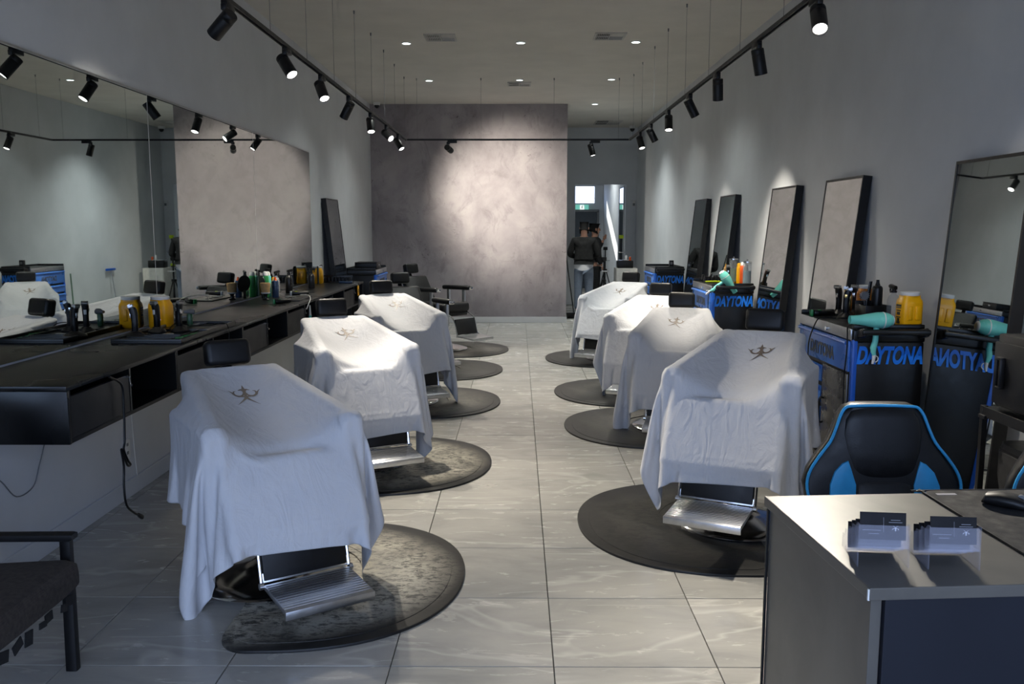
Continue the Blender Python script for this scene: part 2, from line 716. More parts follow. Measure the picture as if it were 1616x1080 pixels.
struct('ceiling', MB().box((0, 11, HC + 0.06), (6.4, 26, 0.12)), M['ceiling'])
struct('wall_left', MB().box((XL - 0.06, (Y0 + YB) / 2 + 0.1, HC / 2), (0.12, YB - Y0 + 0.4, HC)), M['wall'])
struct('wall_right', MB().box((XR + 0.06, (Y0 + YF) / 2, HC / 2), (0.12, YF - Y0 + 0.24, HC)), M['wall'])
struct('wall_back', MB().box(((XL + XC) / 2, YB + 0.07, HC / 2), (XC - XL, 0.14, HC)), M['concrete'])
struct('wall_corridor', MB().box((XC - 0.06, (YB + 0.14 + YF) / 2, HC / 2), (0.12, YF - YB - 0.14, HC)), M['wall'])
struct('baseboard_back', MB().box(((XL + XC) / 2 + 0.005, YB - 0.008, 0.05), (XC - XL + 0.01, 0.016, 0.1), 0.004), M['white_trim'])
# far wall with its doorway
DX0, DX1, DH = 1.178, 2.215, 2.467
fw = MB()
fw.box(((XC - 0.1 + DX0) / 2, YF + 0.07, HC / 2), (DX0 - XC + 0.1, 0.14, HC))
fw.box(((XR + DX1) / 2, YF + 0.07, HC / 2), (XR - DX1, 0.14, HC))
fw.box(((DX0 + DX1) / 2, YF + 0.07, (HC + DH) / 2), (DX1 - DX0, 0.14, HC - DH))
struct('wall_far', fw, M['wall'])
# back room shell
rw = MB()
rw.box((2.30, (YF + 0.14 + YR) / 2, HC / 2), (0.16, YR - YF - 0.14, HC))
struct('wall_back_room_right', rw, M['wall'])
struct('wall_back_room_left', MB().box((0.3, (YF + 0.14 + YR) / 2, HC / 2), (0.12, YR - YF - 0.14, HC)), M['wall'])
WX0, WX1, WZ0, WZ1 = 1.23, 2.01, 2.19, 2.665
bw = MB()
bw.box(((0.2 + WX0) / 2, YR + 0.06, HC / 2), (WX0 - 0.2, 0.12, HC))
bw.box(((2.4 + WX1) / 2, YR + 0.06, HC / 2), (2.4 - WX1, 0.12, HC))
bw.box(((WX0 + WX1) / 2, YR + 0.06, (HC + WZ1) / 2), (WX1 - WX0, 0.12, HC - WZ1))
bw.box(((WX0 + WX1) / 2, YR + 0.06, WZ0 / 2), (WX1 - WX0, 0.12, WZ0))
struct('wall_back_room_rear', bw, M['wall'])
wf = MB()
for a in ((WX0 + 0.012, WZ0, WZ1), (WX1 - 0.012, WZ0, WZ1)):
    wf.box((a[0], YR + 0.06, (a[1] + a[2]) / 2), (0.024, 0.06, a[2] - a[1]))
wf.box(((WX0 + WX1) / 2, YR + 0.06, WZ1 - 0.012), (WX1 - WX0 - 0.05, 0.06, 0.024))
wf.box(((WX0 + WX1) / 2, YR + 0.06, WZ0 + 0.012), (WX1 - WX0 - 0.05, 0.06, 0.024))
w1 = struct('window_1', wf, M['white_trim'])
dr = struct('door_1', MB().box((1.62, YR - 0.03, 1.0), (0.84, 0.05, 1.98), 0.004), M['shop_door'])
fr = MB()
for x in (1.165, 2.075):
    fr.box((x, YR - 0.035, 1.01), (0.06, 0.07, 2.02), 0.004)
fr.box((1.62, YR - 0.035, 2.02), (0.97, 0.07, 0.06), 0.004)
fr.build('door_frame', M['grey_plastic'], dr)
MB().box((1.95, YR - 0.07, 1.55), (0.10, 0.03, 0.05), 0.006).build('door_closer', M['white_plastic'], dr)
MB().box((1.98, YR - 0.08, 1.0), (0.03, 0.05, 0.16), 0.008).build('door_handle', M['steel'], dr)
# front of the shop, behind the camera: piers, fascia and the storefront's frame
ff = MB()
ff.box((-2.38, Y0 - 0.1, HC / 2), (0.24, 0.2, HC))
ff.box((2.38, Y0 - 0.1, HC / 2), (0.24, 0.2, HC))
ff.box((0, Y0 - 0.1, (HC + 2.98) / 2), (4.52, 0.2, HC - 2.98))
struct('wall_front', ff, M['wall'])
sf = MB()
for x in (-2.23, -0.75, 0.75, 2.23):
    sf.box((x, Y0 - 0.1, 1.49), (0.06, 0.08, 2.98))
sf.box((0, Y0 - 0.1, 0.03), (4.4, 0.08, 0.06))
sf.box((0, Y0 - 0.1, 2.4), (4.4, 0.07, 0.06))
struct('window_2', sf, M['black_metal'])
# furred white panel below the long counter, with its baseboard
YP = 10.6
pn = struct('trim_1', MB().box(((XL - 2.335) / 2, (Y0 + YP) / 2, 0.35), (-2.335 - XL, YP - Y0, 0.70)), M['white_panel'])
struct('baseboard_left', MB().box((-2.3275, (Y0 + YP) / 2, 0.052), (0.015, YP - Y0, 0.104), 0.003), M['white_panel'])
struct('baseboard_right', MB().box((XR - 0.0075, (Y0 + YF) / 2, 0.05), (0.015, YF - Y0, 0.1), 0.003), M['white_trim'])


# ------------------------------------------------------------------ capes: a small cloth solver
class Box:
    def __init__(s, c, half, ax=0.0, r_=0.025, az=0.0):
        s.c = np.array(c, np.float32)
        s.h = np.array(half, np.float32) - r_
        s.r = r_
        m = Euler((ax, 0, az)).to_matrix()
        s.m = np.array(m, np.float32)          # local -> world

    def push(s, x, thick):
        q = (x - s.c) @ s.m
        a = np.abs(q) - s.h
        d_out = np.maximum(a, 0)
        ln = np.sqrt((d_out ** 2).sum(-1))
        inside = a.max(-1)
        sd = np.where(ln > 0, ln, inside) - s.r
        hit = sd < thick
        if not hit.any():
            return hit
        qh, ah, dh, lh = q[hit], a[hit], d_out[hit], ln[hit]
        sg = np.sign(qh)
        sg[sg == 0] = 1
        n = np.where(lh[:, None] > 1e-6, dh / np.maximum(lh, 1e-6)[:, None], 0) * sg
        ins = lh <= 1e-6
        if ins.any():
            k = ah[ins].argmax(-1)
            nn = np.zeros((ins.sum(), 3), np.float32)
            nn[np.arange(len(k)), k] = 1
            n[ins] = nn * sg[ins]
        x[hit] += ((thick - sd[hit])[:, None] * n) @ s.m.T
        return hit


# chair dimensions, chair-local: x lateral, y forward, z up (lift excluded)
BACK_C, BACK_HALF, BACK_AX = (0, -0.40, 0.645), (0.222, 0.05, 0.265), R(30)
COLL = [Box(BACK_C, BACK_HALF, BACK_AX, 0.045),
        Box((0, 0.04, 0.50), (0.25, 0.29, 0.10), 0, 0.05),
        Box((0.300, 0.0, 0.57), (0.046, 0.29, 0.205), R(1), 0.012),
        Box((-0.300, 0.0, 0.57), (0.046, 0.29, 0.205), R(1), 0.012),
        Box((0, 0.345, 0.47), (0.30, 0.035, 0.185), R(27), 0.03),
        Box((0.252, -0.135, 0.815), (0.032, 0.41, 0.032), R(-9), 0.02, R(-7.2)),
        Box((-0.252, -0.135, 0.815), (0.032, 0.41, 0.032), R(-9), 0.02, R(7.2)),
        Box((0, 0.44, 0.25), (0.20, 0.025, 0.14), R(14), 0.02)]
TOP = np.array((0, -0.52, 0.905), np.float32)


def drape(specs):
    """specs: dicts(W, L, over, ox, rot, seed). Returns list of (grid, W, L, over)"""
    B = len(specs)
    res = [(35, 35, 150, 14), (53, 53, 60, 12), (89, 89, 26, 9)]
    X = None
    for (n, m, steps, iters) in res:
        rest_u = np.zeros((B, 1, 1), np.float32)
        rest_v = np.zeros((B, 1, 1), np.float32)
        for b, s in enumerate(specs):
            rest_u[b] = s['W'] / (n - 1)
            rest_v[b] = s['L'] / (m - 1)
        U = np.linspace(-0.5, 0.5, n, dtype=np.float32)
        V = np.linspace(0, 1, m, dtype=np.float32)
        if X is None:
            X = np.zeros((B, n, m, 3), np.float32)
            for b, s in enumerate(specs):
                rng = np.random.default_rng(s['seed'])
                uu = (U * s['W'])[:, None] + 0 * V[None]
                vv = (V * s['L'])[None, :] - s['over'] + 0 * U[:, None]
                a = s['rot']
                X[b, :, :, 0] = uu * math.cos(a) - vv * math.sin(a) + s['ox']
                yy = uu * math.sin(a) + vv * math.cos(a)
                X[b, :, :, 1] = TOP[1] + yy
                X[b, :, :, 2] = TOP[2] + 0.03 - 0.06 * np.maximum(yy, 0) + rng.normal(0, 0.006, (n, m))
        else:
            n0, m0 = X.shape[1:3]
            iu, iv = (U + 0.5) * (n0 - 1), V * (m0 - 1)
            a0 = np.clip(iu.astype(int), 0, n0 - 2)
            b0 = np.clip(iv.astype(int), 0, m0 - 2)
            fu = (iu - a0)[None, :, None, None].astype(np.float32)
            fv = (iv - b0)[None, None, :, None].astype(np.float32)
            X = (X[:, a0][:, :, b0] * (1 - fu) * (1 - fv) + X[:, a0 + 1][:, :, b0] * fu * (1 - fv)
                 + X[:, a0][:, :, b0 + 1] * (1 - fu) * fv + X[:, a0 + 1][:, :, b0 + 1] * fu * fv).astype(np.float32)
        XP = X.copy()
        pin = np.zeros((B, n, m), bool)
        for b, s in enumerate(specs):
            uu = np.abs(U * s['W'] + s['ox'] * 0)[:, None] < s.get('pinw', 0.15)
            vv = np.abs(V * s['L'] - s['over'])[None, :] < 0.6 * s['L'] / (m - 1)
            pin[b] = uu & vv
        PX = X.copy()
        PX[pin, 2] = TOP[2] + 0.012
        w = np.where(pin, 0.0, 1.0).astype(np.float32)
        diag = np.sqrt(rest_u ** 2 + rest_v ** 2)

        def solve(A, Bv, wa, wb, rest, stiff):
            d = Bv - A
            ln = np.sqrt((d * d).sum(-1)) + 1e-9
            k = (ln - rest) / ln / (wa + wb + 1e-9) * stiff
            c = d * k[..., None]
            A += c * wa[..., None]
            Bv -= c * wb[..., None]

        def comp(A, Bv, wa, wb, rest, stiff):   # bending: resist only compression
            d = Bv - A
            ln = np.sqrt((d * d).sum(-1)) + 1e-9
            k = np.minimum(ln - rest, 0) / ln / (wa + wb + 1e-9) * stiff
            c = d * k[..., None]
            A += c * wa[..., None]
            Bv -= c * wb[..., None]

        for st in range(steps):
            vel = (X - XP) * 0.975
            XP = X.copy()
            X = X + vel
            X[..., 2] -= 9.81 * 0.0085 ** 2
            X[pin] = PX[pin]
            for it in range(iters):
                for k in (0, 1):
                    a, b_ = slice(k, n - 1, 2), slice(k + 1, n, 2)
                    solve(X[:, a], X[:, b_], w[:, a], w[:, b_], rest_u, 0.95)
                    a, b_ = slice(k, m - 1, 2), slice(k + 1, m, 2)
                    solve(X[:, :, a], X[:, :, b_], w[:, :, a], w[:, :, b_], rest_v, 0.95)
                if it % 2 == 0:
                    for k in (0, 1):
                        a, b_ = slice(k, n - 1, 2), slice(k + 1, n, 2)
                        solve(X[:, a, :-1], X[:, b_, 1:], w[:, a, :-1], w[:, b_, 1:], diag, 0.35)
                        solve(X[:, a, 1:], X[:, b_, :-1], w[:, a, 1:], w[:, b_, :-1], diag, 0.35)
                if it % 3 == 0:
                    for h in (2,):
                        comp(X[:, :-h], X[:, h:], w[:, :-h] * 0.5, w[:, h:] * 0.5, rest_u * h, 0.35)
                        comp(X[:, :, :-h], X[:, :, h:], w[:, :, :-h] * 0.5, w[:, :, h:] * 0.5, rest_v * h, 0.35)
                if it >= iters - 2 or it == iters // 2:
                    flat = X.reshape(-1, 3)
                    xpf = XP.reshape(-1, 3)
                    for bx in COLL:
                        hit = bx.push(flat, 0.009)
                        if hit.any():
                            xpf[hit] += (flat[hit] - xpf[hit]) * 0.92
                    X = flat.reshape(X.shape)
                    XP = xpf.reshape(X.shape)
                X[pin] = PX[pin]
        # settle: smooth a little
    return X


def upsample(G):
    """Catmull-Rom x2 of an (n,m,3) grid"""
    def up(A):
        P0 = np.concatenate([2 * A[:1] - A[1:2], A[:-1]])[:-1]
        P1, P2 = A[:-1], A[1:]
        P3 = np.concatenate([A[1:], 2 * A[-1:] - A[-2:-1]])[1:]
        mid = (-P0 + 9 * P1 + 9 * P2 - P3) / 16
        out = np.empty((2 * len(A) - 1,) + A.shape[1:], A.dtype)
        out[0::2] = A
        out[1::2] = mid
        return out
    return up(up(G).transpose(1, 0, 2)).transpose(1, 0, 2)


# 2-D emblem strokes (crossed blades, two hooks and a crown), unit = 1 wide
def stroke(pts, w0, w1):
    n = len(pts)
    L, Rr = [], []
    for i, (x, y) in enumerate(pts):
        ax, ay = pts[max(0, i - 1)]
        bx, by = pts[min(n - 1, i + 1)]
        dx, dy = bx - ax, by - ay
        l = math.hypot(dx, dy) or 1
        wd_ = (w0 + (w1 - w0) * i / (n - 1)) / 2
        L.append((x - dy / l * wd_, y + dx / l * wd_))
        Rr.append((x + dy / l * wd_, y - dx / l * wd_))
    return [(L[i], L[i + 1], Rr[i + 1], Rr[i]) for i in range(n - 1)]


def emblem_quads():
    q = []
    for s in (-1, 1):
        arc = [(s * (0.05 + 0.17 - 0.17 * math.cos(t)), 0.02 - 0.15 * math.sin(t)) for t in np.linspace(0.1, PI * 0.98, 9)]
        q += stroke(arc, 0.05, 0.075)
        q += stroke([(s * 0.36, -0.06), (s * 0.42, 0.02), (s * 0.52, 0.10)], 0.09, 0.01)
        q += stroke([(s * 0.37, 0.0), (s * 0.35, 0.07), (s * 0.28, 0.09)], 0.06, 0.015)
        q += stroke([(-s * 0.04, -0.14), (s * 0.12, -0.30), (s * 0.36, -0.52)], 0.10, 0.008)
        q += stroke([(0, -0.15), (s * 0.08, -0.13), (s * 0.16, -0.14)], 0.06, 0.03)
        q += stroke([(s * 0.02, 0.14), (s * 0.10, 0.16), (s * 0.19, 0.13)], 0.09, 0.015)
    q += stroke([(0, 0.34), (0, 0.22), (0, 0.10)], 0.01, 0.16)
    q += stroke([(0, 0.12), (0, 0.02), (0, -0.12)], 0.12, 0.10)
    return q


EMBLEM = emblem_quads()


def emblem_on_cloth(G, W_, L_, u0, v0, size, ang=0.0):
    n, m = G.shape[:2]
    Nv = np.cross(np.gradient(G, axis=0).reshape(-1, 3), np.gradient(G, axis=1).reshape(-1, 3))
    Nv /= np.linalg.norm(Nv, axis=1)[:, None] + 1e-9
    Nv = Nv.reshape(G.shape)

    def at(u, v):
        iu = np.clip((u / W_ + 0.5) * (n - 1), 0, n - 1.001)
        iv = np.clip(v / L_ * (m - 1), 0, m - 1.001)
        a, b = int(iu), int(iv)
        fu, fv = iu - a, iv - b
        def lerp(A):
            return A[a, b] * (1 - fu) * (1 - fv) + A[a + 1, b] * fu * (1 - fv) + A[a, b + 1] * (1 - fu) * fv + A[a + 1, b + 1] * fu * fv
        p, nn = lerp(G), lerp(Nv)
        if nn[2] < 0:
            nn = -nn
        return p + nn * 0.0035
    vs, fs = [], []
    ca, sa = math.cos(ang), math.sin(ang)
    for quad in EMBLEM:
        # split each quad so it follows the cloth
        (a, b, c, d) = quad
        K = 5
        base = len(vs)
        for i in range(K + 1):
            t = i / K
            for (p, r) in ((a, b), (d, c)):
                x, y = p[0] + (r[0] - p[0]) * t, p[1] + (r[1] - p[1]) * t
                x, y = x * size, y * size * 1.45
                x, y = x * ca - y * sa, x * sa + y * ca
                # seen from the front the wearer's left is on the right: keep upright
                vs.append(at(u0 - x, v0 - y))
        for i in range(K):
            k = base + 2 * i
            fs.append((k, k + 2, k + 3, k + 1))
    me = bpy.data.meshes.new('emblem')
    me.from_pydata([tuple(v) for v in vs], [], fs)
    me.materials.append(M['emblem'])
    return me


def cape_object(G, label, parent_loc, rz, lift, spec, group):
    G2 = upsample(G)
    n, m = G2.shape[:2]
    vs = G2.reshape(-1, 3)
    fs = [(i * m + j, (i + 1) * m + j, (i + 1) * m + j + 1, i * m + j + 1) for i in range(n - 1) for j in range(m - 1)]
    # hem: a doubled rim strip 12 mm wide, 2 mm proud, so the cloth has an edge
    me = bpy.data.meshes.new('barber_cape')
    me.from_pydata(vs.tolist(), [], fs)
    me.polygons.foreach_set('use_smooth', [True] * len(fs))
    me.materials.append(M['cape'])
    o = bpy.data.objects.new('barber_cape', me)
    COL.objects.link(o)
    sol = o.modifiers.new('thickness', 'SOLIDIFY')
    sol.thickness = 0.0016
    sol.offset = 0
    o.location = (parent_loc[0], parent_loc[1], lift)
    o.rotation_euler = (0, 0, rz)
    tag(o, label, 'cape', group)
    e = add_mesh('emblem', emblem_on_cloth(G2, spec['W'], spec['L'], spec.get('eu', 0), spec['over'] + spec.get('ev', 0.25), spec.get('es', 0.135), spec.get('ea', 0)), o)
    e['label'] = 'bronze printed emblem of crossed blades and hooks'
    return o


# ------------------------------------------------------------------ barber chairs
def rmat(ax, c):
    return Matrix.Translation(c) @ Euler((ax, 0, 0)).to_matrix().to_4x4()


def make_chair():
    t = thing('barber_chair', 'barber chair', 'chair')
    MB().lathe([(0, 0), (0.335, 0), (0.34, 0.012), (0.33, 0.024), (0.27, 0.040), (0.17, 0.062), (0.09, 0.085), (0.07, 0.11), (0, 0.11)], 48).build('base_disc', M['chrome'], t)
    MB().cyl((0, 0, 0.1), (0, 0, 0.42), 0.045, n=20).build('column', M['chrome'], t)
    sb = MB().box((0, 0.04, 0.415), (0.44, 0.44, 0.05), 0.01).build('seat_bracket', M['black_metal'], t)
    MB().box((0, 0.02, 0.50), (0.50, 0.54, 0.13), 0.045, seg=4).build('seat', M['leather'], t)
    q = Euler((BACK_AX, 0, 0)).to_quaternion()
    bk = MB().box(BACK_C, (0.44, 0.09, 0.53), 0.04, rot=q, seg=4).build('backrest', M['leather'], t)
    for s in (-1, 1):
        a = MB()
        a.box((s * 0.300, -0.01, 0.735), (0.078, 0.50, 0.06), 0.026, rot=(R(1), 0, 0), seg=4)
        ar = a.build('armrest', M['leather'], t)
        b = MB()
        b.box((s * 0.300, -0.16, 0.59), (0.03, 0.045, 0.26), 0.006)
        b.box((s * 0.300, 0.12, 0.59), (0.03, 0.045, 0.26), 0.006)
        b.box((s * 0.275, -0.03, 0.455), (0.07, 0.32, 0.03), 0.006)
        b.build('arm_bracket', M['steel'], ar)
        MB().box((s * 0.300, 0.247, 0.738), (0.062, 0.02, 0.044), 0.006).build('end_cap', M['chrome'], ar)
    h = MB().box((0, -0.578, 0.978), (0.222, 0.09, 0.13), 0.026, rot=(R(12), 0, 0), seg=4).build('headrest', M['leather'], t)
    MB().box((0, -0.585, 0.88), (0.05, 0.018, 0.14), 0.004, rot=(R(27), 0, 0)).build('headrest_post', M['chrome'], h)
    # leg rest: padded panel between chrome side rails, leaning forward
    lg = MB().box((0, 0.435, 0.270), (0.36, 0.03, 0.20), 0.006, rot=(R(14), 0, 0)).build('leg_rest', M['leather'], t)
    for s in (-1, 1):
        MB().tube([(s * 0.19, 0.27, 0.44), (s * 0.19, 0.38, 0.39), (s * 0.19, 0.42, 0.33), (s * 0.19, 0.465, 0.165)], 0.008, 8).build('side_rail', M['chrome'], lg)
    MB().box((0, 0.459, 0.185), (0.37, 0.012, 0.042), 0.003, rot=(R(14), 0, 0)).build('chrome_strip', M['chrome'], lg)
    fr_ = MB().box((0, 0.61, 0.145), (0.37, 0.26, 0.022), 0.004, rot=(R(-4), 0, 0)).build('footrest', M['steel'], t)
    for k in range(12):
        MB().box((0, 0.50 + k * 0.0195, 0.161 - k * 0.00137), (0.365, 0.009, 0.006), 0.002, rot=(R(-4), 0, 0), seg=1).build('rib', M['chrome'], fr_)
    MB().box((0, 0.738, 0.128), (0.372, 0.008, 0.036), 0.002, rot=(R(-4), 0, 0)).build('front_lip', M['steel'], fr_)
    for s in (-1, 1):
        MB().cyl((s * 0.185, 0.475, 0.158), (s * 0.202, 0.475, 0.158), 0.014, n=14).build('hinge', M['chrome'], fr_)
    return t


LOW = ('base_disc',)
chair0 = make_chair()
CH = 'barber chairs on rubber mats'
# x, y, facing (deg), lift, cape?, labels
chairs = [
    ('L', -1.145, 3.90, -56, -0.005, 1, 'black barber chair under the white cape nearest the camera, left row'),
    ('L', -1.09, 5.87, -62, 0.045, 1, 'black barber chair under white cape, second from camera in left row'),
    ('L', -1.07, 7.96, -64, 0.05, 1, 'black barber chair under white cape, third from camera in left row'),
    ('L', -1.12, 9.86, -62, 0.03, 0, 'bare black barber chair just behind the draped ones, left row'),
    ('L', -1.0, 11.48, -40, 0.07, 0, 'bare black barber chair at the far end of left row, by concrete wall'),
    ('R', 1.20, 4.65, -117, 0.085, 1, 'black barber chair under white cape beside the reception desk'),
    ('R', 1.27, 6.97, -104, 0.005, 1, 'black barber chair under white cape, second from camera in right row'),
    ('R', 1.25, 8.46, -112, -0.005, 1, 'black barber chair under the brightest lit cape, right row'),
    ('R', 1.17, 10.68, -118, -0.005, 1, 'black barber chair under white cape, farthest from camera in right row'),
]


def place_chair(i, spec):
    side, x, y, face, lift, cape, label = spec
    rz = R(face - 90)
    if i == 0:
        o = chair0
        o['label'] = label
        o['group'] = CH
    else:
        o = dup(chair0, None, label, group=CH)
    o.location = (x, y, 0.0046)
    o.rotation_euler = (0, 0, rz)
    for c in o.children:
        if not c.name.startswith('base_disc') and not c.name.startswith('column'):
            c.location.z += lift
    return o, rz


cape_specs = {
    0: dict(W=1.46, L=1.27, over=0.05, ox=-0.01, rot=R(-4), seed=3, eu=-0.01, ev=0.22),
    1: dict(W=1.40, L=1.30, over=0.05, ox=0.00, rot=R(3), seed=11, eu=0.0, ev=0.20),
    2: dict(W=1.36, L=1.26, over=0.05, ox=-0.02, rot=R(6), seed=5, ev=0.19),
    5: dict(W=1.46, L=1.28, over=0.05, ox=-0.01, rot=R(4), seed=8, ev=0.20),
    6: dict(W=1.40, L=1.32, over=0.05, ox=0.0, rot=R(-3), seed=21, ev=0.20),
    7: dict(W=1.40, L=1.36, over=0.05, ox=0.0, rot=R(5), seed=17, ev=0.20),
    8: dict(W=1.36, L=1.26, over=0.05, ox=0.01, rot=R(-4), seed=29, ev=0.20),
}
cape_labels = {
    0: 'white cape over the barber chair nearest the camera, left row',
    1: 'white cape over the second barber chair in left row',
    2: 'white cape with deep folds over the third barber chair in left row',
    5: 'white cape over the barber chair beside the reception desk',
    6: 'white cape over the second barber chair in right row',
    7: 'brightest white cape, lit from above, over third chair in right row',
    8: 'white cape over the farthest barber chair in right row',
}
placed = {}
for i, sp in enumerate(chairs):
    placed[i] = place_chair(i, sp)
keys = sorted(cape_specs)
XG = drape([cape_specs[k] for k in keys])
for bi, k in enumerate(keys):
    cape_object(XG[bi], cape_labels[k], chairs[k][1:3], placed[k][1], chairs[k][4], cape_specs[k], 'white capes over the barber chairs')


# mats: D-shaped rubber mats, flat side to the wall, notched round the chair base
def make_mat(name, label, x_flat, yc, side, mat, w=1.49, depth=0.92):
    """side=+1: bulges to +x, -1: bulges to -x"""
    pts = []
    hw = w / 2
    rc = 0.44                                      # recess radius round the base
    n = 40
    for i in range(n + 1):
        a = -PI / 2 + PI * i / n
        ca, sa = math.cos(a), math.sin(a)
        px = depth * abs(ca) ** 0.82
        py = hw * math.copysign(abs(sa) ** 0.92, sa)
        pts.append((0.13 + (depth - 0.13) / depth * px, py))
    for i in range(1, 9):
        a = PI / 2 * i / 8
        pts.append((0.13 - 0.13 * math.sin(a), hw - 0.16 + 0.16 * math.cos(a)))
    for i in range(0, 17):
        a = PI / 2 - PI * i / 16
        pts.append((rc * math.cos(a), rc * math.sin(a)))
    for i in range(0, 8):
        a = PI / 2 * (8 - i) / 8
        pts.append((0.13 - 0.13 * math.sin(a), -hw + 0.16 - 0.16 * math.cos(a)))
    keep = [not (abs(math.hypot(px, py) - rc) < 1e-6 and px > -1e-6) for px, py in pts]
    pts = [(side * px, py) for px, py in pts]
    if side < 0:
        pts, keep = pts[::-1], keep[::-1]
    t = thing(name, label, 'floor mat', (x_flat, yc, 0), 0, 'rubber mats under the barber chairs')
    full = [p for p, k in zip(pts, keep) if k]
    MB().prism(full, 0.0006, 0.0044).build('mat_base', mat, t)
    MB().prism(pts, 0.0042, 0.0125, bev=0.007).build('mat_pad', mat, t)
    inner = [(px * 0.90 + side * 0.03, py * 0.92) if k else (px * 1.08, py * 1.08) for (px, py), k in zip(pts, keep)]
    MB().prism(inner, 0.012, 0.0150, bev=0.002).build('raised_pad', mat, t)
    return t


make_mat('rubber_mat', 'dusty black rubber mat under the chair nearest the camera, left row', -1.165, 3.885, 1, M['rubber_dusty'])
make_mat('rubber_mat', 'scuffed dusty rubber mat under the second chair in left row', -1.10, 5.85, 1, M['rubber_dusty'])
make_mat('rubber_mat', 'black rubber mat with grey scuffs under the third chair, left row', -1.08, 7.97, 1, M['rubber_mid'])
make_mat('rubber_mat', 'dark rubber mat under the first bare black chair, left row', -1.09, 9.80, 1, M['rubber'])
make_mat('rubber_mat', 'dark rubber mat under the farthest bare black chair, left row', -1.04, 11.45, 1, M['rubber_mid'])
make_mat('rubber_mat', 'wide black rubber mat beside the reception desk', 1.25, 4.63, -1, M['rubber'])
make_mat('rubber_mat', 'black rubber mat under the second chair in right row', 1.30, 6.97, -1, M['rubber'])
make_mat('rubber_mat', 'black rubber mat under the brightest lit cape, right row', 1.28, 8.46, -1, M['rubber'])
make_mat('rubber_mat', 'black rubber mat under the farthest chair in right row', 1.26, 10.68, -1, M['rubber'])

# ------------------------------------------------------------------ long counter and wall mirrors, left
CX0, CX1, CZ = -2.42, -1.86, 0.955
CY0, UN, NU = 3.555, 1.165, 6
CY1 = CY0 + 0.018 + UN * NU
t = MB().box(((CX0 + CX1) / 2, (CY0 + CY1) / 2, CZ - 0.011), (CX1 - CX0, CY1 - CY0 + 0.02, 0.022), 0.002).build('worktop', M['black_laminate'])
tag(t, 'long black worktop along the left wall below the mirrors', 'worktop')
t = MB().box(((CX0 + CX1) / 2 + 0.004, CY0 - 0.001, (0.709 + CZ - 0.022) / 2), (CX1 - CX0 - 0.004, 0.018, CZ - 0.022 - 0.709), 0.001).build('end_panel', M['black_laminate'])
tag(t, 'black end panel closing the near end of the long counter', 'panel')
CG = 'black wall cabinets under the long worktop'
cab_l = ['black wall cabinet nearest the camera, black cable hanging at its door',
         'second black wall cabinet under the worktop, below the tool tray',
         'third black wall cabinet under the worktop, behind second draped chair',
         'fourth black wall cabinet under the worktop, teal brush hanging before it',
         'fifth black wall cabinet under the worktop, behind third draped chair',
         'sixth black wall cabinet, at the far end of the long worktop']


def make_cabinet():
    t = thing('wall_cabinet', cab_l[0], 'cabinet', (0, 0, 0), 0, CG)
    zb, zt = 0.709, CZ - 0.0225
    h = zt - zb
    w = CX1 - CX0
    b = MB()
    b.box((-w / 2, UN / 2, zb + 0.009), (w, UN - 0.002, 0.018))
    b.box((-w + 0.006, UN / 2, zb + h / 2), (0.012, UN - 0.002, h))
    for y in (0.009, 0.583, UN - 0.009):
        b.box((-w / 2, y, zb + h / 2), (w, 0.016, h))
    b.box((-w / 2 - 0.02, UN / 2, zt - 0.006), (w - 0.04, UN - 0.002, 0.010))
    b.build('body', M['black_laminate'], t, False)
    d = MB().box((-0.012, 0.296, zb + 0.018 + (h - 0.046) / 2), (0.018, 0.552, h - 0.046), 0.001).build('door', M['black_door'], t, False)
    k = MB()
    k.cyl((-0.004, 0.545, zt - 0.034), (0.016, 0.545, zt - 0.034), 0.005, n=10)
    k.tube([(0.013, 0.545, zt - 0.034), (0.014, 0.547, zt - 0.06), (0.02, 0.545, zt - 0.078), (0.026, 0.542, zt - 0.068)], 0.0028, 6)
    k.build('hook', M['chrome'], d)
    return t


cb = make_cabinet()
for i in range(NU):
    c = cb if i == 0 else dup(cb, None, cab_l[i])
    c.location = (CX1 - 0.003, CY0 + 0.011 + UN * i, 0)
MY = [1.5, 3.66, 5.87, 8.18, 10.37]
ml = ['frameless wall mirror panel nearest the camera, cut by the left picture edge',
      'frameless wall mirror panel above the tool tray, between the two near seams',
      'frameless wall mirror panel behind the brush and spray bottles',
      'frameless wall mirror panel at the far end of the long counter']
for i in range(4):
    t = thing('wall_mirror', ml[i], 'mirror', (XL, (MY[i] + MY[i + 1]) / 2, 0.962), 0, 'frameless mirror panels above the counter')
    L_ = MY[i + 1] - MY[i] - 0.004
    MB().box((0.004, 0, 0.752), (0.008, L_, 1.50), 0.001).build('mirror_glass', M['mirror'], t, False)
    MB().box((0.0045, L_ / 2 + 0.001, 0.752), (0.0085, 0.003, 1.50)).build('polished_edge', M['white_plastic'], t, False)
    MB().box((0.006, 0, 1.506), (0.012, L_, 0.012)).build('top_trim', M['steel'], t, False)

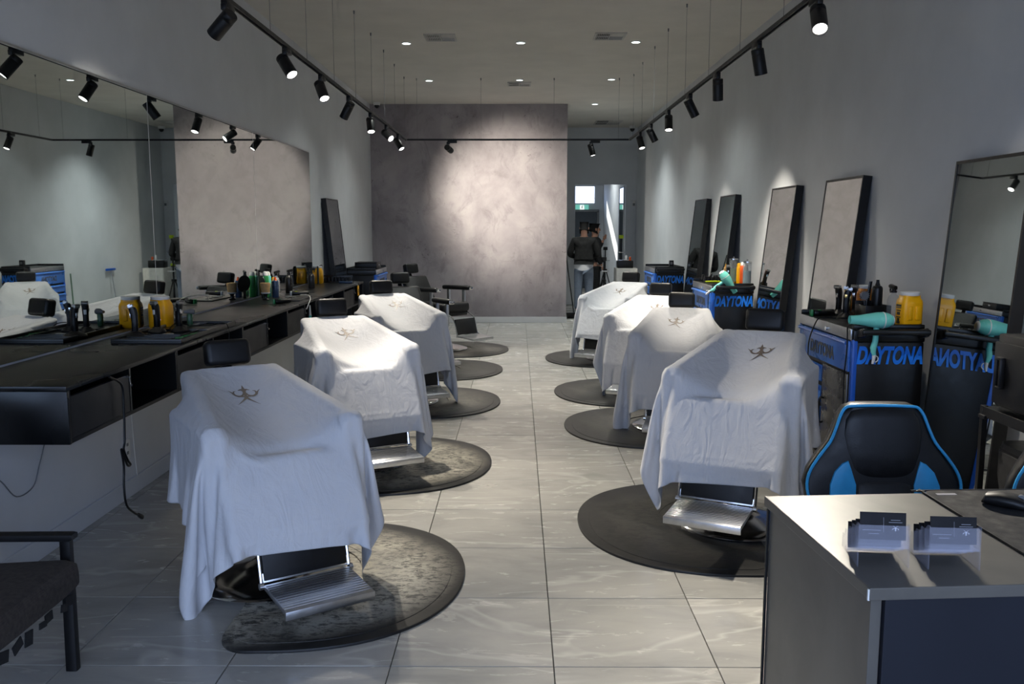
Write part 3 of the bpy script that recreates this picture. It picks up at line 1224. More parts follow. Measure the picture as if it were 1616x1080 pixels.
# ------------------------------------------------------------------ leaning framed mirrors
def lean_mirror(x_wall, y0, y1, side, label, top=1.965, foot=0.20):
    """leans on the wall at x_wall; side=-1: wall on the right (+x), faces -x"""
    w = y1 - y0
    L_ = math.hypot(top, foot)
    a = math.atan2(foot, top)
    t = thing('leaning_mirror', label, 'mirror', (x_wall + side * (foot), (y0 + y1) / 2, 0), 0, 'black framed leaning mirrors')
    t.rotation_euler = (0, -side * a, 0)
    D = 0.062
    z = L_ - 0.012
    f = MB()
    f.box((side * D / 2, -w / 2 + 0.008, z / 2), (D, 0.016, z), 0.001)
    f.box((side * D / 2, w / 2 - 0.008, z / 2), (D, 0.016, z), 0.001)
    f.box((side * D / 2, 0, z - 0.008), (D, w - 0.032, 0.016), 0.001)
    f.box((side * D / 2, 0, 0.008), (D, w - 0.032, 0.016), 0.001)
    f.build('frame', M['black_metal'], t, False)
    MB().box((side * 0.006, 0, z / 2), (0.008, w - 0.034, z - 0.034)).build('back_board', M['black_inside'], t, False)
    MB().box((side * (D - 0.006), 0, z / 2), (0.005, w - 0.034, z - 0.034)).build('mirror_glass', M['mirror'], t, False)
    return t


lean_mirror(2.43, 11.14, 11.86, -1, 'black framed mirror leaning on right wall, farthest from the camera')
lean_mirror(2.43, 9.68, 10.40, -1, 'black framed mirror leaning on right wall, second from the far end')
lean_mirror(2.43, 7.57, 8.30, -1, 'black framed mirror leaning just before the teal dryer chest, right wall')
lean_mirror(2.43, 6.12, 6.86, -1, 'black framed mirror leaning behind the nearest blue tool chest')
lean_mirror(2.43, 4.12, 4.84, -1, 'black framed mirror leaning on right wall nearest the camera', 1.965, 0.13)
lean_mirror(-2.43, 10.95, 11.67, 1, 'black framed mirror leaning on the left wall beyond the counter')


# ------------------------------------------------------------------ tool chests
def make_chest():
    """front faces -x, near side faces -y; origin at the near front floor corner"""
    D_, L_, H = 0.40, 0.93, 1.065
    t = thing('tool_chest', 'tool chest', 'tool chest', (0, 0, 0), 0, 'black and blue tool chests')
    b = MB()
    b.box((D_ / 2 + 0.006, L_ / 2, 0.12 + 0.42), (D_ - 0.012, L_ - 0.004, 0.85), 0.01)
    b.build('body', M['black_metal'], t)
    tp = MB()
    tp.box((D_ / 2, L_ / 2, 1.0), (D_ + 0.006, L_ + 0.006, 0.075), 0.012, seg=3)
    tp.box((D_ / 2, 0.012, 1.048), (D_, 0.02, 0.034), 0.008)
    tp.box((D_ / 2, L_ - 0.012, 1.048), (D_, 0.02, 0.034), 0.008)
    tp.box((D_ - 0.012, L_ / 2, 1.048), (0.02, L_ - 0.03, 0.034), 0.008)
    tp.build('top_tray', M['black_plastic'], t)
    st = MB().box((-0.004, L_ / 2, 1.005), (0.012, L_ - 0.03, 0.062), 0.003).build('steel_strip', M['steel'], t)
    MB().cyl((-0.008, L_ * 0.42, 1.0), (-0.022, L_ * 0.42, 1.0), 0.012, n=14).build('lock', M['chrome'], st)
    for y in (0.014, L_ - 0.014):
        MB().box((0.012, y, 0.55), (0.03, 0.032, 0.86), 0.006).build('corner_post', M['blue_paint'], t)

    def drawer(y0, y1, z0, z1, mat, letter=False):
        d = MB()
        d.box((-0.004, (y0 + y1) / 2, (z0 + z1) / 2), (0.016, y1 - y0, z1 - z0), 0.003)
        dd = d.build('drawer', mat, t)
        h = MB()
        h.loft([((-0.020, y0 + 0.012, z1 - 0.012), (0.012, 0, 0), (0, 0, 0.012)),
                ((-0.020, y1 - 0.012, z1 - 0.012), (0.012, 0, 0), (0, 0, 0.012))], 8)
        h.build('pull', mat, dd)
        return dd
    d = drawer(0.034, L_ - 0.034, 0.79, 0.965, M['drawer_skylit'])
    me = text_mesh('DAYTONA', 0.10, 0.0, 0.004, 0.0015, M['grey_letter'], 0.42)
    add_mesh('lettering', me, d, (-0.0135, L_ * 0.5, 0.86), (R(90), 0, R(-90)))
    for z in (0.66, 0.53, 0.40, 0.27):
        drawer(0.46, L_ - 0.036, z, z + 0.10, M['drawer_skylit'])
    drawer(0.46, L_ - 0.036, 0.145, 0.245, M['dark_steel'])
    dr_ = MB().box((-0.003, 0.245, 0.46), (0.014, 0.40, 0.63), 0.004).build('door', M['dark_steel'], t)
    MB().tube([(-0.01, 0.40, 0.42), (-0.035, 0.40, 0.43), (-0.035, 0.40, 0.56), (-0.01, 0.40, 0.57)], 0.007, 8).build('door_handle', M['black_plastic'], dr_)
    # push bar across the near side
    h = MB()
    for x in (0.03, D_ - 0.03):
        h.box((x, -0.045, 1.02), (0.028, 0.10, 0.05), 0.01, rot=(R(-12), 0, 0))
    h.box((D_ / 2, -0.09, 1.03), (D_ - 0.02, 0.026, 0.032), 0.01, seg=3)
    h.build('push_bar', M['black_plastic'], t)
    me = text_mesh('DAYTONA', 0.16, 0.25, 0.007, 0.0015, M['blue_letter'], 0.372)
    for v in me.vertices:
        v.co.y *= 0.83
    add_mesh('lettering', me, t, (D_ / 2 + 0.005, -0.001, 0.885), (R(90), 0, 0))
    for x in (0.06, D_ - 0.06):
        for y in (0.09, L_ - 0.09):
            c = MB()
            c.cyl((x - 0.016, y, 0.05), (x + 0.016, y, 0.05), 0.05, n=18)
            c.box((x, y, 0.095), (0.05, 0.07, 0.04), 0.006)
            c.build('caster', M['black_plastic'], t)
    return t


chest0 = make_chest()
chest0['label'] = 'blue and black tool chest nearest the camera with clippers on top'
chest0.location = (1.885, 4.90, 0)
chest1 = dup(chest0, None, 'blue and black tool chest with jars and a teal dryer, middle right', (1.885, 8.50, 0))
chest2 = dup(chest0, None, 'blue and black tool chest farthest along the right wall', (1.885, 12.08, 0))
# on the left wall the chest is turned to face +x
chest3 = dup(chest0, None, 'blue and black tool chest against the left wall beyond the counter', (-1.89, 12.62, -0.0), PI)


# ------------------------------------------------------------------ track lights
TZ, TX, TY = 2.785, 1.525, 12.22
tr = thing('light_track', 'black U-shaped light track hung on wires from the ceiling', 'light track', (0, 0, TZ))
for (a, b, nm) in (((-TX, 1.2), (-TX, TY), 'rail'), ((TX, 1.2), (TX, TY), 'rail'), ((-TX, TY), (TX, TY), 'rail')):
    dx, dy = b[0] - a[0], b[1] - a[1]
    m_ = MB()
    sz = (abs(dx) + 0.034, abs(dy) + 0.0, 0.022)
    if dx == 0:
        m_.box((a[0] - 0.0125, (a[1] + b[1]) / 2, 0), (0.008, dy, 0.022))
        m_.box((a[0] + 0.0125, (a[1] + b[1]) / 2, 0), (0.008, dy, 0.022))
        m_.box((a[0], (a[1] + b[1]) / 2, 0.008), (0.033, dy, 0.006))
    else:
        m_.box((0, a[1] - 0.0125, 0), (dx + 0.03, 0.008, 0.022))
        m_.box((0, a[1] + 0.0125, 0), (dx + 0.03, 0.008, 0.022))
        m_.box((0, a[1], 0.008), (dx + 0.03, 0.033, 0.006))
    m_.build(nm, M['black_metal'], tr, False)
wires = [(TX, y) for y in (4.3, 5.25, 6.25, 7.25, 8.25, 9.24, 10.12, 11.07, 11.9)] + \
        [(-TX, y) for y in (4.6, 5.6, 6.55, 7.5, 8.48, 9.42, 10.3, 11.17, 12.1)] + [(x, TY) for x in (-1.37, -0.5, 0.49, 1.37)]
for x, y in wires:
    w_ = MB()
    w_.cyl((x, y, 0.01), (x, y, HC - TZ), 0.0016, n=5)
    w_.cyl((x, y, HC - TZ - 0.03), (x, y, HC - TZ), 0.006, 0.008, n=8)
    w_.build('wire', M['grey_plastic'], tr)


def make_head():
    t = thing('track_spotlight', 'spot', 'spotlight', (0, 0, TZ), 0, 'black spotlights on the light track')
    a = MB()
    a.box((0, 0.035, -0.028), (0.034, 0.13, 0.036), 0.004)
    a.box((0, -0.02, -0.045), (0.030, 0.045, 0.035), 0.006)
    a.build('adapter', M['black_metal'], t)
    MB().cyl((0, -0.02, -0.055), (0, -0.02, -0.105), 0.0075, n=10).build('stem', M['black_metal'], t)
    b = MB()
    b.lathe([(0, 0.055), (0.036, 0.055), (0.040, 0.050), (0.040, 0.022), (0.0385, 0.020), (0.0385, 0.018), (0.040, 0.016), (0.040, -0.105), (0.036, -0.105), (0.034, -0.095), (0, -0.095)], 24)
    bo = b.build('lamp_body', M['black_metal'], t)
    bo.location = (0, -0.02, -0.115)
    MB().lathe([(0, -0.0985), (0.0345, -0.0985), (0.0345, -0.096), (0, -0.096)], 24).build('lens', M['lens'], bo)
    l = bpy.data.lights.new('bulb', 'SPOT')
    l.energy = SPOT_W
    l.spot_size = R(70)
    l.spot_blend = 1.0
    l.shadow_soft_size = 0.03
    l.color = (1.0, 0.92, 0.79)
    lo = bpy.data.objects.new('bulb', l)
    COL.objects.link(lo)
    lo.parent = bo
    lo.location = (0, 0, -0.108)
    return t


ords = ['nearest the camera', 'second', 'third', 'fourth', 'fifth', 'sixth', 'seventh', 'eighth', 'ninth']
head0 = make_head()
used0 = False


def place_head(x, y, d, label, rz=0.0, power=1.0, cone=70):
    global used0
    if not used0:
        h, used0 = head0, True
        h['label'] = label
    else:
        h = dup(head0, None, label)
    h.location = (x, y, TZ)
    h.rotation_euler = (0, 0, rz)
    bo = [c for c in h.children if c.name.startswith('lamp_body')][0]
    dv = Vector(d).normalized()
    dv.rotate(Euler((0, 0, -rz)))
    bo.rotation_mode = 'QUATERNION'
    bo.rotation_quaternion = dv.to_track_quat('-Z', 'Y')
    if power != 1.0:
        for c in bo.children:
            if c.type == 'LIGHT':
                c.data = c.data.copy()
                c.data.energy = SPOT_W * power
                c.data.spot_size = R(cone)
    return h


left = [(2.5, (-0.6, 0.3, -0.7), 0.1), (3.65, (-0.6, 0.3, -0.7), 0.1),
        (4.76, (-0.72, 0.38, -0.58), 0.22), (5.95, (0.52, -0.36, -0.78), 2.2), (7.0, (0.36, -0.44, -0.83), 1.5), (8.12, (-0.5, 0.28, -0.82), 0.8),
        (9.3, (0.14, -0.42, -0.9), 1.5), (10.4, (0.62, -0.55, -0.55), 1.5), (11.4, (0.50, -0.30, -0.8), 1.5)]
for i, (y, d, p) in enumerate(left):
    vis = i - 2
    if vis < 0:
        lab = 'black track spotlight on the left rail, overhead before the visible ones' if i == 1 else 'black track spotlight at the front end of the left rail, overhead'
    else:
        lab = ['black spotlight turned to the left wall, largest one on the left rail',
               'lit black spotlight, second visible on the left rail from the camera',
               'lit black spotlight, third visible on the left rail from the camera',
               'black spotlight turned to the mirrors, fourth visible on the left rail',
               'lit black spotlight, fifth visible on the left rail from the camera',
               'lit black spotlight tilted sideways, sixth visible on the left rail',
               'lit black spotlight at the far corner of the left rail'][vis]
    place_head(-TX, y, d, lab, 0.0, p)
right = [(2.6, (0.5, 0.3, -0.75), 0.3), (3.6, (0.45, 0.3, -0.8), 0.35),
         (4.66, (-0.10, -0.62, -0.76), 2.6), (5.78, (0.24, 0.2, -0.95), 1.0), (6.92, (0.10, 0.30, -0.95), 0.6), (8.0, (0.48, 0.15, -0.86), 1.1),
         (9.12, (-0.03, -0.36, -0.93), 1.7), (10.3, (0.48, 0.12, -0.86), 0.45), (11.2, (0.20, -0.35, -0.92), 0.6)]
for i, (y, d, p) in enumerate(right):
    vis = i - 2
    if vis < 0:  # unseen heads, added as extra light around the desk
        lab = 'unseen black spotlight added on the right rail, above the desk' if i == 1 else 'unseen black spotlight added at the front end of the right rail, overhead'
    else:
        lab = ['brightest lit spotlight, facing the camera at top of right rail',
               'black spotlight next to the brightest one on the right rail',
               'black spotlight pointing straight down, third visible on the right rail',
               'black spotlight angled at the wall, fourth visible on the right rail',
               'lit black spotlight, fifth visible on the right rail from the camera',
               'black spotlight angled at the wall, sixth visible on the right rail',
               'black spotlight showing a lit rim at the far corner of right rail'][vis]
    place_head(TX, y, d, lab, 0.0, p)
place_head(-0.93, TY, (0.75, 2.5, -0.62), 'black spotlight on the back rail aimed at the concrete wall', R(-90), 3.6, 66)
place_head(1.02, TY, (0.25, -0.12, -0.95), 'black spotlight on the back rail near the doorway', R(-90), 1.4)

# ------------------------------------------------------------------ ceiling fittings
def make_down():
    t = thing('downlight', 'd', 'downlight', (0, 0, HC), 0, 'round recessed ceiling downlights')
    MB().lathe([(0.044, 0.0), (0.058, 0.0), (0.056, -0.007), (0.046, -0.008), (0.044, -0.002), (0.044, 0.0)], 28).build('trim_ring', M['white_plastic'], t)
    MB().lathe([(0, -0.001), (0.0435, -0.001), (0.0435, -0.006), (0, -0.007)], 28).build('diffuser', M['diffuser'], t)
    l = bpy.data.lights.new('bulb', 'SPOT')
    l.energy = DOWN_W
    l.spot_size = R(120)
    l.spot_blend = 1.0
    l.shadow_soft_size = 0.04
    l.color = (0.95, 1.0, 0.97)
    lo = bpy.data.objects.new('bulb', l)
    COL.objects.link(lo)
    lo.parent = t
    lo.location = (0, 0, -0.02)
    return t


dl = make_down()
for i, (x, y, lb) in enumerate(((-1.22, 9.93, 'round downlight in the near ceiling row, left'), (0.03, 9.91, 'round downlight in the near ceiling row, middle'),
                                (1.28, 9.88, 'round downlight in the near ceiling row, right'), (-1.22, 12.40, 'round downlight in the far ceiling row, left'),
                                (0.024, 12.36, 'round downlight in the far ceiling row, before the small vent'), (1.274, 12.32, 'round downlight in the far ceiling row, right'),
                                (1.26, 14.74, 'round downlight above the corridor, beyond the concrete wall edge'))):
    d = dl if i == 0 else dup(dl)
    d['label'] = lb
    d.location = (x, y, HC)
    if y > 14:
        for c in d.children:
            if c.type == 'LIGHT':
                c.data = c.data.copy()
                c.data.energy = DOWN_W * 3.0


d = dup(dl, None, 'unseen round downlight added to brighten the back room beyond the doorway', (1.6, 20.4, HC))  # added lamp, out of view, lifts the back room's brightness
for c in d.children:
    if c.type == 'LIGHT':
        c.data = c.data.copy()
        c.data.energy = DOWN_W * 2.2


def ceil_vent(x, y, w, d, label, split=True):
    t = thing('ceiling_vent', label, 'vent', (x, y, HC), 0, 'ceiling air vents')
    f = MB()
    e = 0.022
    f.box((0, -d / 2 + e / 2, -0.006), (w, e, 0.012), 0.002)
    f.box((0, d / 2 - e / 2, -0.006), (w, e, 0.012), 0.002)
    f.box((-w / 2 + e / 2, 0, -0.006), (e, d - 2 * e, 0.012), 0.002)
    f.box((w / 2 - e / 2, 0, -0.006), (e, d - 2 * e, 0.012), 0.002)
    f.box((0, 0, -0.006), (0.012, d - 2 * e, 0.012), 0.001)
    f.box((-w / 4, 0, -0.006), (w / 2 - e, 0.012, 0.012), 0.001)
    f.box((w / 4, -d / 4 + 0.01, -0.004), (w / 2 - e, d / 2 - e, 0.006), 0.001)
    f.build('frame', M['vent'], t, False)
    MB().box((0, 0, -0.001), (w - 0.03, d - 0.03, 0.002)).build('duct_shade', M['black_inside'], t, False)  # flat black sheet painted as the shade inside the duct
    for k in range(7):
        MB().box((-w / 2 + e + 0.01 + k * (w / 2 - e - 0.01) / 7, 0, -0.006), (0.005, d - 2 * e, 0.010), rot=(0, R(25), 0)).build('slat', M['vent'], t, False)
    for k in range(3):
        MB().box((w / 4, 0.02 + k * (d / 2 - e - 0.015) / 3, -0.006), (w / 2 - e, 0.005, 0.010), rot=(R(25), 0, 0)).build('slat', M['vent'], t, False)
    return t


ceil_vent(-0.82, 9.63, 0.33, 0.34, 'square ceiling vent beside the left near downlight')
ceil_vent(0.965, 9.58, 0.33, 0.34, 'square ceiling vent beside the right near downlight')
ceil_vent(0.02, 12.70, 0.33, 0.32, 'small ceiling vent just behind the middle far downlight')
ceil_vent(1.73, 17.3, 0.50, 0.7, 'grey return air grille in the corridor ceiling')


def detector(x, y, z, label, s=1.0):
    t = thing('security_camera', label, 'camera', (x, y, z), 0)
    MB().lathe([(0, 0), (0.055 * s, 0), (0.055 * s, -0.03 * s), (0.048 * s, -0.045 * s), (0, -0.045 * s)], 20).build('housing', M['white_plastic'], t)
    MB().lathe([(0, -0.095 * s), (0.02 * s, -0.09 * s), (0.036 * s, -0.07 * s), (0.042 * s, -0.045 * s), (0, -0.045 * s)], 20).build('dome', M['black_plastic'], t)
    return t


detector(-2.28, 14.55, HC - 0.0, 'small dome security camera in the left far ceiling corner', 1.0)
detector(2.28, 17.9, HC - 0.0, 'small dome security camera in the far right ceiling corner', 1.2)
t = thing('motion_sensor', 'small white motion sensor high on the far wall by the doorway', 'sensor', (2.37, YF, 2.08))
MB().box((0, -0.03, 0), (0.07, 0.06, 0.13), 0.018, seg=3).build('housing', M['white_plastic'], t)
MB().box((0, -0.062, -0.02), (0.045, 0.006, 0.05), 0.002).build('window', M['grey_plastic'], t)


# ------------------------------------------------------------------ small goods: shared builders
def jar_yellow(x, y, z, rz, label, h=0.20, w=0.068, mat='yellow', group='yellow jars with white lids'):
    t = thing('storage_jar', label, 'jar', (x, y, z), rz, group)
    b = MB()
    secs = []
    for k, zz in ((0.90, 0), (1, 0.012), (1, h * 0.68), (0.95, h * 0.76), (0.80, h * 0.84), (0.80, h * 0.90)):
        secs.append(((0, 0, zz), (w * k, 0, 0), (0, w * 0.86 * k, 0)))
    b.loft(secs, 24, power=4.5)
    bo = b.build('body', M[mat], t)
    MB().lathe([(0, h * 0.895), (w * 0.84, h * 0.895), (w * 0.86, h * 0.91), (w * 0.86, h * 0.985), (w * 0.80, h), (0, h)], 28).build('lid', M['white_plastic'], t)
    if mat == 'yellow':
        p = MB()
        for dz, ww, hh in ((0.62, 0.05, 0.012), (0.56, 0.05, 0.006), (0.48, 0.04, 0.006), (0.40, 0.03, 0.016), (0.30, 0.04, 0.006), (0.22, 0.02, 0.02), (0.15, 0.03, 0.014)):
            p.box((-w - 0.0005, 0, h * dz), (0.002, ww, hh))
        p.build('printed_label', M['black_plastic'], bo, False)
        f = MB()
        for dx in (-0.022, 0.022):
            f.box((dx, -w * 0.86 - 0.001, h * 0.42), (0.028, 0.006, h * 0.38), 0.004)
        f.build('raised_panel', M[mat], bo)
    return t


def clipper_body(mat='black_plastic', trim='chrome', L_=0.165):
    """upright clipper, blade up; returns list of (name, MB, mat)"""
    b = MB()
    b.loft([((0, 0, 0), (0.014, 0, 0), (0, 0.012, 0)), ((0, 0, 0.012), (0.019, 0, 0), (0, 0.016, 0)), ((0.002, 0, L_ * 0.4), (0.019, 0, 0), (0, 0.017, 0)),
            ((0.0, 0, L_ * 0.62), (0.021, 0, 0), (0, 0.018, 0)), ((-0.006, 0, L_ * 0.82), (0.023, 0, 0), (0, 0.020, 0)), ((-0.012, 0, L_ * 0.92), (0.018, 0, 0), (0, 0.020, 0))], 14, power=2.8)
    h = MB()
    h.box((-0.018, 0, L_ * 0.945), (0.030, 0.040, 0.016), 0.003, rot=(0, R(-28), 0))
    for k in range(7):
        h.box((-0.026, -0.017 + k * 0.0057, L_ * 0.985), (0.014, 0.0028, 0.010), 0, rot=(0, R(-28), 0))
    r_ = MB()
    r_.box((-0.022, 0, L_ * 0.62), (0.004, 0.016, 0.03), 0.0015)
    r_.box((0.004, 0.019, L_ * 0.7), (0.016, 0.004, 0.022), 0.0015)
    return [('grip', b, mat), ('blade', h, 'steel'), ('switch', r_, trim)]


def clipper_on_stand(x, y, z, rz, label, mat='black_plastic', trim='chrome', led=False, base=0.052):
    t = thing('hair_clipper', label, 'clipper', (x, y, z), rz, 'hair clippers on charging stands')
    for nm, mb, mt in clipper_body(mat, trim):
        o = mb.build(nm, M[mt], t)
        o.location = (0, 0, 0.024)
    MB().lathe([(0, 0), (base, 0), (base * 1.02, 0.006), (base * 0.9, 0.016), (base * 0.55, 0.026), (0.024, 0.034), (0, 0.034)], 28).build('charging_stand', M['black_plastic'], t)
    if led:
        MB().lathe([(0, 0), (0.0045, 0.0), (0.003, 0.004), (0, 0.0045)], 10, Matrix.Translation((0.021, -0.004, 0.075)) @ Euler((0, R(90), 0)).to_matrix().to_4x4()).build('power_light', M['led'], t)
    return t


def clipper_lying(x, y, z, rz, label, mats):
    t = thing('hair_clipper', label, 'clipper', (x, y, z + 0.018), rz, 'hair clippers lying flat')
    for (nm, mb, mt), m2 in zip(clipper_body(), mats):
        o = mb.build(nm, M[m2], t)
        o.rotation_euler = (R(90), 0, 0)
        o.location = (0, 0.08, 0)
    return t


def can(x, y, z, r_, h, mat, cap, label, capmat='white_plastic', group='spray cans and bottles'):
    t = thing('spray_can', label, 'can', (x, y, z), 0, group)
    MB().lathe([(0, 0), (r_ * 0.94, 0), (r_, 0.005), (r_, h * 0.76), (r_ * 0.94, h * 0.80), (r_ * 0.70, h * 0.84), (0, h * 0.84)], 24).build('body', M[mat], t)
    if cap == 'dome':
        MB().lathe([(0, h * 0.835), (r_ * 0.8, h * 0.835), (r_ * 0.78, h * 0.93), (r_ * 0.5, h * 0.985), (0, h)], 20).build('cap', M[capmat], t)
    else:
        c = MB()
        c.lathe([(0, h * 0.835), (r_ * 0.55, h * 0.835), (r_ * 0.30, h * 0.93), (r_ * 0.28, h), (0, h)], 18)
        c.build('nozzle', M[capmat], t)
    return t


def spray_bottle(x, y, z, r_, h, mat, label, rz=0.0, trig='black_plastic', group='trigger spray bottles'):
    t = thing('spray_bottle', label, 'spray bottle', (x, y, z), rz, group)
    MB().lathe([(0, 0), (r_ * 0.93, 0), (r_, 0.006), (r_, h * 0.58), (r_ * 0.8, h * 0.68), (r_ * 0.42, h * 0.74), (r_ * 0.42, h * 0.79), (0, h * 0.79)], 24).build('body', M[mat], t)
    g_ = MB()
    g_.lathe([(0, h * 0.78), (r_ * 0.5, h * 0.78), (r_ * 0.5, h * 0.83), (0, h * 0.83)], 16)
    g_.loft([((-0.018, 0, h * 0.90), (0, 0.011, 0), (0, 0, 0.012)), ((0.03, 0, h * 0.93), (0, 0.012, 0), (0, 0, 0.014)), ((0.045, 0, h * 0.935), (0, 0.008, 0), (0, 0, 0.008))], 10, power=3)
    g_.box((0, 0, h * 0.865), (0.022, 0.018, h * 0.09), 0.003)
    g_.tube([(0.028, 0, h * 0.92), (0.036, 0, h * 0.85), (0.030, 0, h * 0.77)], 0.0055, 8)
    g_.build('trigger_head', M[trig], t)
    return t


def cable(pts, r_, mat, label, cat='cable', plug=None):
    t = MB().tube(pts, r_, 7, sub=5).build('cable', M[mat])
    tag(t, label, cat)
    return t


# ------------------------------------------------------------------ on the long worktop: near station
TZ0 = CZ
tray = thing('tool_tray', 'wide black rubber tool tray with compartments on the long worktop', 'tray', (-2.09, 5.36, TZ0))
MB().box((0, 0, 0.005), (0.40, 0.97, 0.010), 0.003).build('tray_base', M['black_plastic'], tray)
rm_ = MB()
for yy in (-0.475, 0.475):
    rm_.box((0, yy, 0.014), (0.40, 0.018, 0.026), 0.004)
for xx in (-0.19, 0.19):
    rm_.box((xx, 0, 0.014), (0.018, 0.95, 0.026), 0.004)
rm_.build('rim', M['black_plastic'], tray)
for yy in (-0.40, -0.34, -0.28, -0.22):
    MB().box((-0.03, yy, 0.014), (0.28, 0.010, 0.018), 0.002).build('divider', M['black_plastic'], tray)
MB().box((0.11, -0.12, 0.014), (0.012, 0.30, 0.018), 0.002).build('divider', M['black_plastic'], tray)
MB().box((0.0, 0.04, 0.014), (0.36, 0.014, 0.020), 0.002).build('divider', M['black_plastic'], tray)
jar_yellow(-2.325, 5.68, TZ0, R(-8), 'yellow jar with white lid standing against the near wall mirror', 0.205, 0.068)
clipper_on_stand(-2.245, 5.10, TZ0 + 0.012, R(20), 'black clipper on a round stand, nearest the camera on the tool tray', base=0.066)
clipper_on_stand(-2.205, 5.32, TZ0 + 0.012, R(70), 'black clipper with grey face and violet light on the tool tray', trim='white_plastic', led=True)
clipper_on_stand(-2.085, 5.36, TZ0 + 0.012, R(150), 'black clipper with violet light, right of the grey faced one', led=True)
t = thing('turbo_blower', 'small green cordless blower with grey head, standing on the tool tray', 'blower', (-2.13, 5.66, TZ0 + 0.012), R(25))
MB().lathe([(0, 0), (0.017, 0), (0.0185, 0.004), (0.0185, 0.078), (0.016, 0.082), (0, 0.082)], 20).build('handle', M['dark_green'], t)
b = MB()
b.lathe([(0, -0.036), (0.009, -0.036), (0.012, -0.02), (0.020, 0.0), (0.020, 0.026), (0.017, 0.030), (0, 0.030)], 18, Matrix.Translation((0, 0, 0.094)) @ Euler((0, R(90), 0)).to_matrix().to_4x4())
b.build('head', M['grey_plastic'], t)
MB().box((0.0185, 0, 0.05), (0.003, 0.006, 0.014), 0.001).build('switch', M['black_plastic'], t)
t = MB().lathe([(0, 0), (0.034, 0), (0.036, 0.003), (0.030, 0.006), (0, 0.006)], 24).build('powder_lid', M['white_plastic'])
t.location = (-2.10, 5.215, TZ0 + 0.0105)
tag(t, 'flat white round lid lying on the tool tray beside the clippers', 'lid')
for k, (dx, dy, a) in enumerate(((-1.975, 5.06, 20), (-1.96, 5.15, -12), (-1.945, 5.23, 30))):
    t = MB().box((0, 0, 0.002), (0.05, 0.075, 0.004), 0.001).build('blade_packet', M['green'])
    t.location = (dx, dy, TZ0 + 0.0115)
    t.rotation_euler = (0, 0, R(a))
    tag(t, ['green blade packet on the tool tray, nearest the camera', 'green blade packet on the tool tray, middle of three', 'green blade packet on the tool tray, nearest the green blower'][k], 'packet', 'green packets on the tool tray')
t = thing('cutthroat_razor', 'grey razor lying on the far half of the tool tray', 'razor', (-2.10, 5.735, TZ0 + 0.0115), R(75))
MB().box((0, 0, 0.007), (0.15, 0.018, 0.012), 0.004).build('handle', M['grey_plastic'], t)
MB().box((0.10, 0.004, 0.007), (0.06, 0.016, 0.003), 0.001).build('blade', M['steel'], t)
cable([(-2.17, 5.40, TZ0 + 0.016), (-2.15, 5.48, TZ0 + 0.05), (-2.08, 5.55, TZ0 + 0.03), (-2.0, 5.62, TZ0 + 0.018), (-1.93, 5.66, TZ0 + 0.034), (-1.87, 5.60, TZ0 + 0.031), (-1.845, 5.56, TZ0 - 0.03), (-1.848, 5.54, TZ0 - 0.09)],
      0.003, 'black_plastic', 'thin black cable running over the tool tray and the worktop edge')

# ------------------------------------------------------------------ middle station
t = thing('neck_duster', 'neck duster with tan bristles standing on the worktop', 'brush', (-2.27, 7.88, TZ0))
MB().lathe([(0, 0), (0.030, 0), (0.032, 0.005), (0.017, 0.016), (0.014, 0.03), (0.020, 0.048), (0.036, 0.058), (0, 0.058)], 20).build('handle', M['black_plastic'], t)
MB().lathe([(0, 0.0575), (0.040, 0.0575), (0.041, 0.068), (0, 0.068)], 22).build('white_collar', M['white_plastic'], t)
MB().lathe([(0, 0.068), (0.037, 0.068), (0.046, 0.145), (0.043, 0.152), (0, 0.154)], 22).build('bristles', M['bristle'], t)
t = thing('hand_mirror', 'black handheld mirror propped behind the neck duster', 'hand mirror', (-2.34, 8.02, TZ0), R(30))
MB().lathe([(0, 0), (0.075, 0), (0.078, 0.006), (0.075, 0.012), (0, 0.012)], 28, Matrix.Translation((0, 0, 0.135)) @ Euler((0, R(82), 0)).to_matrix().to_4x4()).build('mirror_head', M['black_plastic'], t)
MB().box((0, 0, 0.035), (0.014, 0.026, 0.075), 0.005).build('handle', M['black_plastic'], t)
can(-2.36, 8.20, TZ0, 0.030, 0.24, 'green', 'dome', 'green spray can with white cap against the wall mirror')
can(-2.365, 8.30, TZ0, 0.030, 0.235, 'teal', 'dome', 'teal spray can with white cap behind the green one')
can(-2.25, 8.13, TZ0, 0.030, 0.19, 'navy', 'cone', 'navy bottle with red nozzle before the green spray can', 'orange')
can(-2.34, 8.42, TZ0, 0.028, 0.175, 'yellow', 'dome', 'yellow bottle beside the silver spray bottle', 'yellow')
spray_bottle(-2.275, 8.26, TZ0, 0.032, 0.25, 'silver', 'silver spray bottle with black trigger, middle of the long worktop', R(60))
spray_bottle(-2.27, 8.70, TZ0, 0.036, 0.24, 'black_plastic', 'all black spray bottle right of the silver one', R(40))
clipper_lying(-2.02, 7.52, TZ0, R(-40), 'black and green clipper lying at the front of the worktop', ('black_plastic', 'green', 'green'))
clipper_lying(-2.02, 8.12, TZ0 + 0.022, R(-70), 'black and white clipper with lime end, lying on a charging mat', ('black_plastic', 'white_plastic', 'lime'))
t = thing('charging_mat', 'black charging mat cluttered with small chrome tools on the worktop', 'mat', (-2.06, 8.0, TZ0), R(4))
MB().box((0, 0, 0.005), (0.24, 0.62, 0.01), 0.003).build('mat_base', M['black_plastic'], t)
rng = random.Random(4)
for k in range(7):
    MB().cyl((-0.08 + rng.random() * 0.1, -0.25 + k * 0.075, 0.014), (-0.02 + rng.random() * 0.08, -0.22 + k * 0.075 + rng.random() * 0.05, 0.014), 0.004, 0.0035, n=8).build('tool', M['chrome'] if k % 2 else M['grey_plastic'], t)
